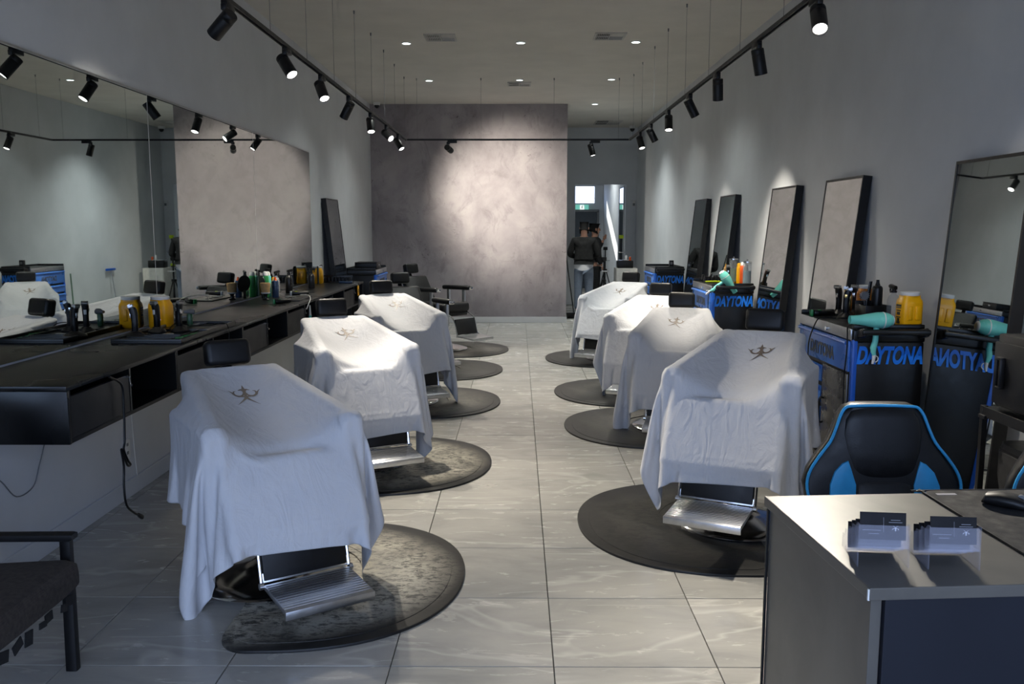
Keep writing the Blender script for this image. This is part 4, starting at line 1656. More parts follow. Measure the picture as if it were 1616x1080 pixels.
cable([(-2.0, 8.05, TZ0 + 0.03), (-1.93, 8.0, TZ0 + 0.035), (-1.88, 7.9, TZ0 + 0.03), (-1.845, 7.78, TZ0 + 0.012), (-1.838, 7.68, TZ0 - 0.02), (-1.842, 7.62, TZ0 - 0.06)],
      0.0045, 'white_plastic', 'white cable curling over the front edge of the worktop')
t = thing('hanging_brush', 'white and teal brush hanging from the worktop edge', 'brush', (-1.837, 7.72, 0.80))
MB().loft([((0, 0, 0.12), (0.006, 0, 0), (0, 0.006, 0)), ((0, 0, 0.06), (0.009, 0, 0), (0, 0.013, 0)), ((0, 0, 0.03), (0.010, 0, 0), (0, 0.017, 0))], 12).build('handle', M['white_plastic'], t)
MB().loft([((0, 0, 0.03), (0.011, 0, 0), (0, 0.019, 0)), ((0, 0, -0.05), (0.012, 0, 0), (0, 0.021, 0)), ((0, 0, -0.06), (0.008, 0, 0), (0, 0.015, 0))], 12).build('head', M['teal'], t)

# ------------------------------------------------------------------ far end of the worktop
jar_yellow(-2.33, 10.20, TZ0, 0, 'yellow jar with white lid at the far end of the long worktop', 0.20, 0.066)
t = thing('hand_mirror', 'black hand mirror standing before the far yellow jar', 'hand mirror', (-2.29, 10.06, TZ0), R(15))
MB().loft([((0, 0, 0.0), (0.012, 0, 0), (0, 0.03, 0)), ((0, 0, 0.03), (0.010, 0, 0), (0, 0.022, 0)), ((0, 0, 0.10), (0.011, 0, 0), (0, 0.042, 0)), ((0, 0, 0.18), (0.011, 0, 0), (0, 0.040, 0)), ((0, 0, 0.205), (0.008, 0, 0), (0, 0.02, 0))], 14, power=3).build('paddle', M['black_plastic'], t)
spray_bottle(-2.33, 10.38, TZ0, 0.030, 0.21, 'silver', 'silver spray bottle behind the far yellow jar', R(80))
spray_bottle(-2.20, 9.35, TZ0, 0.034, 0.22, 'black_plastic', 'black spray bottle between the silver bottle and the far jar', R(30))
t = thing('guard_rack', 'black rack of clipper guards at the far end of the worktop', 'rack', (-2.13, 10.38, TZ0))
MB().box((0, 0, 0.006), (0.34, 0.08, 0.012), 0.003).build('rack_base', M['black_plastic'], t)
MB().box((0, 0.036, 0.045), (0.34, 0.006, 0.078), 0.002).build('rack_back', M['black_plastic'], t)
for k in range(8):
    MB().box((-0.147 + k * 0.042, 0, 0.037), (0.030, 0.045, 0.05), 0.004, taper=0.8).build('guard', M['black_metal'], t)
t = MB().box((0, 0, 0.012), (0.15, 0.09, 0.024), 0.006).build('comb_case', M['navy'])
t.location = (-2.0, 10.22, TZ0)
tag(t, 'flat dark blue case at the far front corner of the worktop', 'case')
t = thing('warning_tag', 'yellow tag hanging off the far end of the worktop', 'tag', (-1.82, 10.0, 0.885))
MB().box((0, 0, 0), (0.004, 0.09, 0.115), 0.001).build('card', M['yellow'], t)
MB().box((0.003, 0, 0.0), (0.002, 0.03, 0.04)).build('printed_mark', M['black_plastic'], t)
MB().tube([(0, 0, 0.055), (-0.006, 0, 0.062), (-0.03, 0.0, 0.0725)], 0.002, 6).build('string', M['white_plastic'], t)

# ------------------------------------------------------------------ under the counter
cable([(-1.846, 3.90, 0.935), (-1.838, 4.00, 0.88), (-1.838, 4.01, 0.78), (-1.838, 4.0, 0.62), (-1.838, 3.985, 0.575), (-1.838, 4.02, 0.515), (-1.838, 4.045, 0.488), (-1.838, 4.015, 0.492), (-1.835, 3.975, 0.55), (-1.836, 3.955, 0.585),
       (-1.838, 3.975, 0.50), (-1.838, 3.965, 0.40), (-1.838, 3.98, 0.31), (-1.838, 4.05, 0.25), (-1.838, 4.10, 0.222)], 0.0055, 'black_plastic', 'thick black cable with a loop hanging before the nearest cabinet')
t = thing('cable_plug', 'black plug at the loose end of the hanging black cable', 'plug', (-1.838, 4.115, 0.212), 0)
MB().loft([((0, -0.02, 0.014), (0.007, 0, 0), (0, 0.004, 0.006)), ((0, 0.0, 0), (0.010, 0, 0), (0, 0.005, 0.009)), ((0, 0.02, -0.014), (0.010, 0, 0), (0, 0.005, 0.009))], 10, power=3).build('plug_body', M['black_plastic'], t)
cable([(-2.325, 3.70, 0.55), (-2.325, 3.82, 0.47), (-2.325, 3.93, 0.365), (-2.325, 4.07, 0.37), (-2.325, 4.135, 0.455), (-2.325, 4.19, 0.54), (-2.325, 4.24, 0.62), (-2.325, 4.26, 0.706)],
      0.003, 'grey_plastic', 'thin grey cable sagging on the white panel below the counter')
cable([(-1.95, 3.72, 0.7045), (-1.96, 3.78, 0.690), (-1.97, 3.84, 0.687), (-1.98, 3.90, 0.696), (-1.985, 3.93, 0.7045)],
      0.003, 'grey_plastic', 'short grey cable loop under the counter corner')
cable([(-2.32, 5.16, 0.706), (-2.322, 5.16, 0.50), (-2.322, 5.175, 0.25), (-2.322, 5.20, 0.05)],
      0.003, 'white_plastic', 'straight white cable dropping to the floor beside the socket')
t = thing('power_socket', 'white power socket on the panel below the counter', 'socket', (-2.335, 5.09, 0.29))
MB().box((0.005, 0, 0), (0.010, 0.075, 0.118), 0.003).build('face_plate', M['white_plastic'], t)
for zz in (0.03, -0.02):
    MB().box((0.0105, 0, zz), (0.003, 0.026, 0.018), 0.001).build('outlet', M['grey_plastic'], t)

# ------------------------------------------------------------------ on the nearest chest
QZ = 1.0385


def hair_dryer(label, group='teal hair dryers'):
    """barrel along -x (nozzle) .. +x (rear), handle straight down"""
    t = thing('hair_dryer', label, 'hair dryer', (0, 0, 0), 0, group)
    q = Euler((0, R(-90), 0)).to_matrix().to_4x4()     # lathe z -> -x
    MB().lathe([(0, -0.085), (0.026, -0.085), (0.040, -0.062), (0.046, -0.03), (0.045, 0.0), (0.036, 0.05), (0.027, 0.10), (0.0235, 0.145), (0.0235, 0.152), (0.020, 0.152), (0.020, 0.11), (0, 0.11)], 30, q).build('barrel', M['teal'], t)
    g_ = MB()
    g_.lathe([(0, -0.094), (0.018, -0.094), (0.027, -0.088), (0.029, -0.083), (0, -0.083)], 26, q)
    g_.build('rear_grille', M['white_plastic'], t)
    MB().lathe([(0.0462, -0.034), (0.0468, -0.031), (0.0462, -0.028), (0.044, -0.028), (0.044, -0.034), (0.0462, -0.034)], 30, q).build('ring', M['white_plastic'], t)
    h = MB().loft([((0.0, 0, -0.03), (0.016, 0, 0), (0, 0.014, 0)), ((0.0, 0, -0.08), (0.0155, 0, 0), (0, 0.0135, 0)), ((-0.002, 0, -0.12), (0.017, 0, 0), (0, 0.014, 0)),
                   ((-0.010, 0, -0.155), (0.018, 0, 0), (0, 0.014, 0)), ((-0.008, 0, -0.18), (0.014, 0, 0), (0, 0.012, 0)), ((-0.002, 0, -0.20), (0.011, 0, 0), (0, 0.010, 0))], 16).build('handle', M['teal'], t)
    e = MB()
    e.loft([((-0.002, 0, -0.195), (0.012, 0, 0), (0, 0.011, 0)), ((-0.004, 0, -0.225), (0.009, 0, 0), (0, 0.008, 0)), ((-0.008, 0, -0.245), (0.006, 0, 0), (0, 0.006, 0))], 12)
    e.tube([(0.004, 0, -0.20), (0.018, 0, -0.206), (0.020, 0, -0.225), (0.006, 0, -0.236)], 0.003, 6)
    e.build('hanging_loop', M['white_plastic'], h)
    return t


d1 = hair_dryer('teal hair dryer lying across the push bar of nearest tool chest')
d1.location = (1.992, 4.852, 1.094)
d1.rotation_euler = (0, R(1), 0)
d2 = dup(d1, None, 'teal hair dryer standing nose down in the middle tool chest bar')
d2.location = (2.008, 8.452, 1.105)
d2.rotation_mode = 'QUATERNION'
d2.rotation_quaternion = Quaternion((0, 1, 0), R(55)) @ Quaternion((0, 0, 1), PI)
jar_yellow(2.225, 4.985, QZ, R(6), 'yellow jar with white lid at the near corner of the nearest chest', 0.205, 0.062)
spray_bottle(2.225, 5.20, QZ, 0.036, 0.235, 'clear_glass', 'clear spray bottle with black trigger behind the chest yellow jar', R(100))
t = thing('tool_holder', 'black holder box of combs and brushes on the nearest tool chest', 'holder', (2.18, 5.385, QZ), R(4))
b = MB()
b.box((0, 0, 0.006), (0.16, 0.15, 0.012), 0.002)
b.box((0, -0.072, 0.05), (0.16, 0.006, 0.09), 0.002)
b.box((0, 0.072, 0.06), (0.16, 0.006, 0.11), 0.002)
for xx in (-0.077, 0.077):
    b.box((xx, 0, 0.05), (0.006, 0.14, 0.09), 0.002)
b.build('box', M['black_plastic'], t)
br = MB().cyl((-0.045, 0.0, 0.02), (-0.052, 0.01, 0.115), 0.007, 0.009, n=10).build('round_brush', M['black_plastic'], t)
b = MB()
for k in range(16):
    a = 2 * PI * k / 16
    b.cyl((-0.052, 0.01, 0.15), (-0.052 + 0.034 * math.cos(a), 0.01, 0.15 + 0.034 * math.sin(a)), 0.004, 0.002, n=5)
b.cyl((-0.052, 0.0, 0.15), (-0.052, 0.02, 0.15), 0.024, n=18)
b.build('bristle_head', M['grey_plastic'], br)
MB().loft([((-0.02, 0.05, 0.02), (0.012, 0, 0), (0, 0.006, 0)), ((-0.01, 0.05, 0.14), (0.014, 0, 0), (0, 0.006, 0)), ((0.005, 0.05, 0.235), (0.010, 0, 0), (0, 0.004, 0))], 10).build('comb', M['black_plastic'], t)
can(2.205, 5.39, QZ + 0.0125, 0.032, 0.235, 'black_plastic', 'cone', 'black hairspray can standing in the holder box', 'black_metal')
jar_yellow(2.225, 5.62, QZ, R(0), 'amber jar with white lid behind the gold clipper', 0.20, 0.05, 'amber', 'amber jars')
clipper_on_stand(2.10, 5.74, QZ, R(30), 'black clipper on stand, farthest left of those on nearest chest', trim='chrome')
clipper_on_stand(2.115, 5.61, QZ, R(-20), 'gold trimmed clipper on stand beside the amber jar', mat='gold', trim='black_plastic', base=0.06)
clipper_on_stand(2.06, 5.50, QZ, R(160), 'black clipper on stand right of the gold one', trim='gold', base=0.05)
clipper_on_stand(2.21, 5.77, QZ, R(60), 'black clipper on stand at the rear edge of nearest chest', trim='chrome', base=0.045)
clipper_lying(1.975, 5.66, QZ, R(-70), 'black and green clipper lying on nearest tool chest', ('black_plastic', 'green', 'green'))
cable([(1.95, 5.05, 1.051), (1.90, 5.00, 1.052), (1.872, 4.96, 1.04), (1.862, 4.93, 0.99), (1.86, 4.925, 0.9), (1.858, 4.94, 0.75), (1.858, 4.93, 0.5), (1.86, 4.95, 0.3)],
      0.004, 'black_plastic', 'black dryer cable hanging down the blue corner of nearest chest')
cable([(1.98, 5.45, 1.045), (1.90, 5.44, 1.046), (1.868, 5.43, 1.045), (1.85, 5.45, 1.00), (1.845, 5.52, 0.9), (1.845, 5.53, 0.78), (1.845, 5.50, 0.6)],
      0.004, 'black_plastic', 'black clipper cable hanging over the steel strip of nearest chest')

# ------------------------------------------------------------------ on the middle chest
def glass_jar(x, y, liquid, label, h=0.25, r_=0.045):
    t = thing('disinfectant_jar', label, 'jar', (x, y, QZ), 0, 'glass disinfectant jars')
    MB().lathe([(0, 0), (r_, 0), (r_, 0.016), (0, 0.016)], 24).build('base', M['chrome'], t)
    MB().lathe([(r_ * 0.98, 0.016), (r_ * 0.98, h * 0.88), (r_ * 0.92, h * 0.88), (r_ * 0.92, 0.018), (r_ * 0.98, 0.016)], 24).build('glass', M['clear_glass'], t)
    MB().lathe([(0, 0.018), (r_ * 0.90, 0.018), (r_ * 0.90, h * 0.56), (0, h * 0.56)], 24).build('liquid', M[liquid], t)
    MB().lathe([(0, h * 0.88), (r_ * 1.03, h * 0.88), (r_ * 1.03, h * 0.92), (r_ * 0.3, h * 0.94), (0.008, h * 0.96), (0.009, h), (0, h * 1.01)], 24).build('lid', M['chrome'], t)
    for k in range(3):
        MB().box((-0.012 + k * 0.012, 0.004 * k, h * 0.45), (0.006, 0.012, h * 0.75), 0.001, rot=(0, R(4 - 4 * k), 0)).build('comb', M['black_plastic'], t)
    return t


glass_jar(2.19, 8.95, 'green_liquid', 'tall glass jar of green liquid with chrome lid on middle chest', 0.27, 0.042)
glass_jar(2.235, 8.58, 'blue_liquid', 'tall glass jar of blue liquid with combs and chrome lid', 0.255, 0.042)
can(2.225, 8.86, QZ, 0.024, 0.21, 'yellow', 'dome', 'slim yellow bottle between the two glass jars', 'yellow')
can(2.235, 8.76, QZ, 0.026, 0.225, 'orange', 'dome', 'orange bottle with white top between the two glass jars')
can(2.245, 8.67, QZ, 0.020, 0.215, 'black_plastic', 'cone', 'slim black pointed bottle beside the blue glass jar', 'black_plastic')
can(2.14, 9.06, QZ, 0.022, 0.19, 'bristle', 'cone', 'tan bottle behind the green glass jar', 'yellow')
t = thing('guard_tray', 'black tray of clipper guards on the middle chest', 'tray', (2.06, 9.22, QZ))
MB().box((0, 0, 0.006), (0.26, 0.30, 0.012), 0.002).build('tray_base', M['black_plastic'], t)
rng = random.Random(9)
for k in range(12):
    hh = 0.03 + rng.random() * 0.03
    MB().box((-0.10 + (k % 6) * 0.04, -0.02 + (k // 6) * 0.10, 0.012 + hh / 2), (0.028, 0.05, hh), 0.004, taper=0.7).build('guard', M['black_metal'], t)
t = MB().loft([((-0.085, 0, 0), (0, 0.011, 0), (0, 0, 0.008)), ((0.02, 0, 0.002), (0, 0.016, 0), (0, 0, 0.010)), ((0.075, 0, 0.0), (0, 0.012, 0), (0, 0, 0.008))], 12, power=3).build('lime_trimmer', M['lime'])
t.location = (2.01, 9.02, QZ + 0.010)
tag(t, 'lime green trimmer lying at the front of the middle chest', 'trimmer')
clipper_on_stand(2.10, 8.78, QZ, R(70), 'small black clipper with violet light on the middle chest', led=True, base=0.04)
cable([(1.868, 8.42, 1.00), (1.84, 8.44, 0.97), (1.845, 8.50, 0.9), (1.85, 8.52, 0.75), (1.85, 8.54, 0.55)], 0.004, 'black_plastic', 'black dryer cable hanging beside the middle chest drawers')
# far chests
t = thing('small_speaker', 'small black box on top of the farthest right tool chest', 'box', (2.16, 12.4, QZ))
MB().box((0, 0, 0.05), (0.06, 0.06, 0.10), 0.006).build('cabinet', M['black_plastic'], t)
MB().lathe([(0, 0), (0.018, 0), (0.016, 0.003), (0, 0.003)], 14, Matrix.Translation((0, -0.030, 0.06)) @ Euler((R(90), 0, 0)).to_matrix().to_4x4()).build('grille', M['grey_plastic'], t)
t = thing('equipment_case', 'flat black box on the tool chest beyond the counter', 'case', (-2.06, 12.1, QZ))
MB().box((0, 0, 0.042), (0.30, 0.36, 0.08), 0.006).build('body', M['black_metal'], t)
MB().box((0, 0, 0.086), (0.304, 0.364, 0.008), 0.002).build('lid', M['black_plastic'], t)
MB().box((0.152, 0, 0.05), (0.006, 0.05, 0.02), 0.002).build('latch', M['steel'], t)

# ------------------------------------------------------------------ reception desk
DZ = 0.93
DA = R(4.0)
desk = thing('reception_desk', 'dark laminate reception desk at the lower right with daylight-tinted black front', 'desk', (0.666, 1.59, 0), DA)
MB().box((0.75, 0.285, DZ - 0.0125), (1.50, 0.575, 0.025), 0.002).build('desktop', M['desk_top'], desk, False)
MB().box((0.0225, 0.287, (DZ - 0.026) / 2), (0.022, 0.545, DZ - 0.026), 0.0015).build('end_panel', M['desk_top'], desk, False)
MB().box((0.768, 0.016, (DZ - 0.026) / 2), (1.464, 0.02, DZ - 0.026), 0.0015).build('front_panel', M['daylit_front'], desk, False)
MB().box((1.48, 0.287, (DZ - 0.026) / 2), (0.022, 0.545, DZ - 0.026), 0.0015).build('end_panel', M['desk_top'], desk, False)
MB().box((0.008, 0.562, 0.45), (0.006, 0.008, 0.9), 0.001).build('edge_strip', M['black_metal'], desk, False)
MB().box((-0.0005, 0.001, DZ - 0.014), (0.004, 0.004, 0.022)).build('chipped_corner', M['white_plastic'], desk, False)
pad = thing('mouse_pad', 'large black desk mat with stitched edge under the mouse', 'desk mat', (1.055, 1.70, DZ), R(2))
MB().prism([(0.0, 0.03), (0.01, 0.01), (0.03, 0), (0.70, 0), (0.70, 0.50), (0.03, 0.50), (0.01, 0.49), (0.0, 0.47)], 0.0004, 0.004).build('mat_base', M['dark_cloth'], pad, False)
MB().tube([(0.70, 0.0, 0.003), (0.03, 0.0, 0.003), (0.008, 0.008, 0.003), (0, 0.03, 0.003), (0, 0.47, 0.003), (0.008, 0.492, 0.003), (0.03, 0.5, 0.003), (0.70, 0.5, 0.003)], 0.0028, 6, sub=3).build('stitched_edge', M['black_plastic'], pad)
MB().box((0.05, 0.465, 0.0042), (0.05, 0.012, 0.001)).build('printed_mark', M['ink_grey'], pad, False)
t = thing('computer_mouse', 'black wireless mouse on the desk mat', 'mouse', (1.185, 2.065, DZ + 0.0045), R(-128))
MB().loft([((0, -0.052, 0.010), (0.016, 0, 0), (0, 0.002, 0.006)), ((0, -0.044, 0.015), (0.027, 0, 0), (0, 0, 0.013)), ((0, -0.015, 0.018), (0.032, 0, 0), (0, 0, 0.018)),
           ((0, 0.020, 0.016), (0.031, 0, 0), (0, 0, 0.016)), ((0, 0.046, 0.012), (0.027, 0, 0), (0, 0, 0.011)), ((0, 0.054, 0.009), (0.018, 0, 0), (0, 0, 0.006))], 20, power=2.6).build('shell', M['black_metal'], t)
MB().cyl((-0.004, 0.03, 0.0275), (0.004, 0.03, 0.0275), 0.008, n=14).build('scroll_wheel', M['grey_plastic'], t)


def card_mesh():
    return MB().box((0, 0, 0.0275), (0.089, 0.0022, 0.055), 0).mesh('business_cards', M['card'], False)


def emblem_flat(size, mat):
    vs, fs = [], []
    for q in EMBLEM:
        b = len(vs)
        vs += [(x * size, 0, -y * size) for x, y in q]
        fs.append((b, b + 1, b + 2, b + 3))
    me = bpy.data.meshes.new('emblem')
    me.from_pydata(vs, [], fs)
    me.materials.append(mat)
    return me


def card_holder(x, y, rz, label, lift_top):
    t = thing('card_holder', label, 'card holder', (x, y, DZ), rz, 'clear tiered card holders on the desk')
    W2 = 0.049
    prof = [(0.0, 0.0), (0.115, 0.0), (0.115, 0.030), (0.100, 0.030), (0.095, 0.046), (0.075, 0.046), (0.07, 0.060), (0.05, 0.060), (0.045, 0.074), (0.028, 0.074), (0.012, 0.088), (0.004, 0.088)]
    rot = Matrix(((0, 0, 1, 0), (1, 0, 0, 0), (0, 1, 0, 0), (0, 0, 0, 1)))
    for s_ in (-1, 1):
        MB().prism(prof, s_ * W2 - 0.0012, s_ * W2 + 0.0012, rot).build('side_plate', M['acrylic'], t, False)
    for k in range(4):
        yy, zz = 0.012 + 0.027 * k, 0.040 - 0.012 * k
        p = MB()
        p.box((0, yy - 0.008, zz + 0.022), (2 * W2 - 0.003, 0.0018, 0.046), rot=(R(-8), 0, 0))
        p.box((0, yy, zz), (2 * W2 - 0.003, 0.020, 0.0018))
        p.build('tier', M['acrylic'], t, False)
    for k in range(4):
        yy, zz = 0.010 + 0.027 * k, 0.042 - 0.012 * k + (lift_top if k == 0 else 0)
        c = add_mesh('business_cards', card_me, t, (0, yy, zz), (R(-8), 0, 0))
        if k == 0:
            ln = MB()
            for (xx, z_, w_) in ((-0.022, 0.019, 0.036), (-0.018, 0.012, 0.020), (0.024, 0.040, 0.018), (0.024, 0.0355, 0.026)):
                ln.box((xx, -0.0016, z_), (w_, 0.0006, 0.0010))
            ln.box((0.001, -0.0016, 0.030), (0.0005, 0.0006, 0.030))
            ln.build('printed_lines', M['ink_grey'], c, False)
            add_mesh('printed_emblem', emblem_flat(0.014, M['ink_white']), c, (0.024, -0.0018, 0.022), (0, 0, 0))
    return t


card_me = card_mesh()
card_holder(0.733, 1.692, R(-6), 'clear acrylic card holder with black cards, left one on the desk', 0.012)
card_holder(0.868, 1.678, R(-4), 'clear acrylic card holder with black cards, right one by the desk mat', 0.008)


# ------------------------------------------------------------------ gaming chairs behind the desk
def gaming_chair(x, y, rz, label):
    t = thing('gaming_chair', label, 'office chair', (x, y, 0), rz, 'black and blue gaming chairs')
    prof = [(0.47, 0.20), (0.55, 0.245), (0.62, 0.275), (0.68, 0.285), (0.73, 0.27), (0.78, 0.235), (0.83, 0.195), (0.88, 0.172), (0.925, 0.155), (0.952, 0.135), (0.965, 0.105)]

    def yb(z):
        return 0.08 + (z - 0.47) * 0.20
    b = MB()
    b.loft([((0, yb(z) + 0.03, z), (w, 0, 0), (0, 0.042 * (0.6 if i in (0, len(prof) - 1) else 1), 0)) for i, (z, w) in enumerate(prof)], 40, power=3.6)
    bk = b.build('backrest', M['leather'], t)
    c = MB()
    cz = [(0.70, 0.105), (0.74, 0.112), (0.80, 0.132), (0.86, 0.140), (0.91, 0.133), (0.94, 0.115), (0.955, 0.085)]
    c.loft([((0, yb(z) - 0.002 - (0 if 0 < i < len(cz) - 1 else -0.012), z), (w, 0, 0), (0, 0.020, 0)) for i, (z, w) in enumerate(cz)], 28, power=3)
    c.build('upper_pad', M['leather'], bk)
    c = MB()
    cz = [(0.49, 0.10), (0.53, 0.105), (0.62, 0.10), (0.68, 0.098), (0.697, 0.09)]
    c.loft([((0, yb(z) - 0.002 - (0 if 0 < i < len(cz) - 1 else -0.012), z), (w, 0, 0), (0, 0.018, 0)) for i, (z, w) in enumerate(cz)], 28, power=3)
    c.build('lumbar_pad', M['leather'], bk)
    for s_ in (-1, 1):
        out = [(0.115, 0.55), (0.105, 0.62), (0.102, 0.68), (0.118, 0.735), (0.128, 0.765), (0.150, 0.755), (0.178, 0.725), (0.195, 0.68), (0.198, 0.62), (0.185, 0.55)]
        pr = MB()
        vs = [(s_ * px, pz) for px, pz in out]
        rotm = Matrix(((1, 0, 0, 0), (0, 0, -1, 0), (0, 1, 0, 0), (0, 0, 0, 1)))
        sh = Matrix(((1, 0, 0, 0), (0, 1, 0.20, 0.08 - 0.47 * 0.20), (0, 0, 1, 0), (0, 0, 0, 1)))
        pr.prism(vs, 0.0, 0.017, sh @ rotm, bev=0.006)
        p_ = pr.build('side_panel', M['chair_blue'], bk)
        p_['label'] = 'bright blue vinyl side panel'
    edge = [(-w * 0.965, yb(z) - 0.002, z) for z, w in prof[:-1]] + [(-0.10, yb(0.955) - 0.004, 0.9585), (0, yb(0.955) - 0.004, 0.961), (0.10, yb(0.955) - 0.004, 0.9585)] + [(w * 0.965, yb(z) - 0.002, z) for z, w in prof[:-1][::-1]]
    pi_ = MB().tube(edge, 0.0055, 8, sub=3).build('piping', M['chair_blue'], bk)
    pi_['label'] = 'bright blue edge piping'
    st = MB().loft([((0, -0.48, 0.455), (0.22, 0, 0), (0, 0.01, 0.02)), ((0, -0.45, 0.46), (0.25, 0, 0), (0, 0, 0.045)), ((0, -0.2, 0.455), (0.265, 0, 0), (0, 0, 0.05)), ((0, 0.06, 0.46), (0.25, 0, 0), (0, 0, 0.045))], 28, power=4).build('seat', M['leather'], t)
    for s_ in (-1, 1):
        a = MB()
        a.box((s_ * 0.31, -0.18, 0.60), (0.05, 0.24, 0.03), 0.012, seg=3)
        a.box((s_ * 0.31, -0.18, 0.50), (0.03, 0.06, 0.19), 0.006)
        a.box((s_ * 0.27, -0.18, 0.415), (0.10, 0.06, 0.02), 0.004)
        a.build('armrest', M['black_plastic'], t)
    MB().cyl((0, -0.2, 0.10), (0, -0.2, 0.41), 0.028, n=16).build('gas_lift', M['black_metal'], t)
    for k in range(5):
        a = 2 * PI * k / 5 + 0.3
        ex, ey = 0.26 * math.cos(a), -0.2 + 0.26 * math.sin(a)
        lg_ = MB().loft([((0, -0.2, 0.105), (0.03 * -math.sin(a), 0.03 * math.cos(a), 0), (0, 0, 0.022)), ((ex, ey, 0.075), (0.018 * -math.sin(a), 0.018 * math.cos(a), 0), (0, 0, 0.012))], 10, power=3).build('star_leg', M['black_plastic'], t)
        MB().cyl((ex - 0.02 * math.sin(a), ey + 0.02 * math.cos(a), 0.031), (ex + 0.02 * math.sin(a), ey - 0.02 * math.cos(a), 0.031), 0.03, n=16).build('caster', M['black_plastic'], lg_)
    return t


gaming_chair(1.325, 2.98, R(-2), 'black gaming chair with blue side panels behind the reception desk')
gaming_chair(2.005, 2.86, R(2), 'black gaming chair cut off by the right picture edge')

# ------------------------------------------------------------------ towel warmer on its trolley
cx_, cy_, cw_, cl_ = 2.0, 3.22, 0.33, 0.52
t = thing('trolley', 'black metal trolley carrying a towel warmer beside the leaning mirror', 'trolley', (cx_, cy_, 0))
for xx in (0.012, cw_ - 0.012):
    for yy in (0.012, cl_ - 0.012):
        lg_ = MB().box((xx, yy, 0.445), (0.024, 0.024, 0.80), 0.002).build('leg', M['black_metal'], t, False)
        MB().cyl((xx - 0.01, yy, 0.025), (xx + 0.01, yy, 0.025), 0.025, n=16).build('caster', M['black_plastic'], lg_)
for zz, nm in ((0.833, 'shelf'), (0.46, 'shelf'), (0.14, 'shelf')):
    b = MB()
    b.box((cw_ / 2, cl_ / 2, zz), (cw_ - 0.004, cl_ - 0.004, 0.012))
    for xx in (0.004, cw_ - 0.004):
        b.box((xx, cl_ / 2, zz - 0.012), (0.006, cl_, 0.045), 0.001)
    b.build(nm, M['black_metal'], t, False)
MB().box((0.0, cl_ - 0.03, 0.80), (0.02, 0.05, 0.016), 0.003).build('bracket', M['black_metal'], t, False)
t = thing('towel_warmer', 'glossy black towel warmer cabinet on the black trolley', 'towel warmer', (cx_ + 0.012, cy_ + 0.015, 0.858))
MB().box((0.155, 0.215, 0.155), (0.30, 0.43, 0.305), 0.008).build('body', M['black_plastic'], t)
dd = MB().box((-0.001, 0.215, 0.145), (0.018, 0.425, 0.26), 0.006).build('door', M['black_plastic'], t)
b = MB()
b.box((-0.02, 0.375, 0.15), (0.022, 0.012, 0.12), 0.004)
b.box((-0.02, 0.345, 0.15), (0.022, 0.012, 0.12), 0.004)
for zz in (0.09, 0.21):
    b.box((-0.02, 0.36, zz), (0.022, 0.042, 0.012), 0.004)
b.build('door_handle', M['black_metal'], dd)
t = thing('storage_bin', 'black soft bin on the lower trolley shelf', 'bin', (cx_ + 0.165, cy_ + 0.27, 0.4665))
MB().loft([((0, 0, 0), (0.12, 0, 0), (0, 0.18, 0)), ((0, 0, 0.10), (0.13, 0, 0), (0, 0.20, 0)), ((0, 0, 0.20), (0.13, 0, 0), (0, 0.20, 0)), ((0, 0, 0.215), (0.115, 0, 0), (0, 0.185, 0))], 28, power=5).build('body', M['dark_cloth'], t)
MB().loft([((0, 0, 0.212), (0.125, 0, 0), (0, 0.195, 0)), ((0, 0, 0.235), (0.12, 0, 0), (0, 0.19, 0))], 28, power=5).build('lid', M['black_plastic'], t)

# ------------------------------------------------------------------ waiting armchair, lower left
t = thing('armchair', 'low armchair with black metal frame and dark woven cushion, lower left', 'armchair', (-1.60, 3.02, 0))
for nm, yy in (('far', 0.0), ('near', -0.68)):
    for xx in (-0.02, -0.66):
        MB().loft([((xx - 0.006, yy, 0), (0.021, 0, 0), (0, 0.017, 0)), ((xx, yy, 0.50), (0.019, 0, 0), (0, 0.016, 0))], 12, power=6).build('leg', M['black_metal'], t)
    MB().loft([((-0.70, yy, 0.50), (0, 0.024, 0), (0, 0, 0.014)), ((0.0, yy, 0.506), (0, 0.024, 0), (0, 0, 0.014)), ((0.012, yy, 0.508), (0, 0.022, 0), (0, 0, 0.010))], 12, power=5).build('armrest', M['black_metal'], t)
b = MB()
b.box((-0.34, -0.34, 0.30), (0.62, 0.66, 0.03), 0.004)
b.build('seat_frame', M['black_metal'], t)
cu_ = MB().loft([((0.050, -0.34, 0.380), (0, 0.28, 0), (0, 0, 0.032)), ((0.036, -0.34, 0.387), (0, 0.300, 0), (0, 0, 0.052)), ((0.0, -0.34, 0.390), (0, 0.305, 0), (0, 0, 0.060)), ((-0.30, -0.34, 0.372), (0, 0.312, 0), (0, 0, 0.058)), ((-0.62, -0.34, 0.366), (0, 0.310, 0), (0, 0, 0.052))], 40, power=6).build('seat_cushion', M['weave'], t)
b = MB()
rng = random.Random(2)
for k in range(9):
    yy = -0.62 + k * 0.068
    hh = 0.02 + rng.random() * 0.03
    b.box((0.035 - rng.random() * 0.02, yy, 0.315 - hh / 2), (0.004, 0.03 + rng.random() * 0.03, hh), 0, rot=(R(rng.uniform(-20, 20)), 0, 0))
b.build('torn_lining', M['dark_cloth'], cu_)
MB().loft([((-0.62, -0.34, 0.42), (0, 0.30, 0), (0.05, 0, 0.0)), ((-0.68, -0.34, 0.62), (0, 0.305, 0), (0.055, 0, 0)), ((-0.74, -0.34, 0.80), (0, 0.29, 0), (0.04, 0, 0))], 32, power=5).build('back_cushion', M['weave'], t)

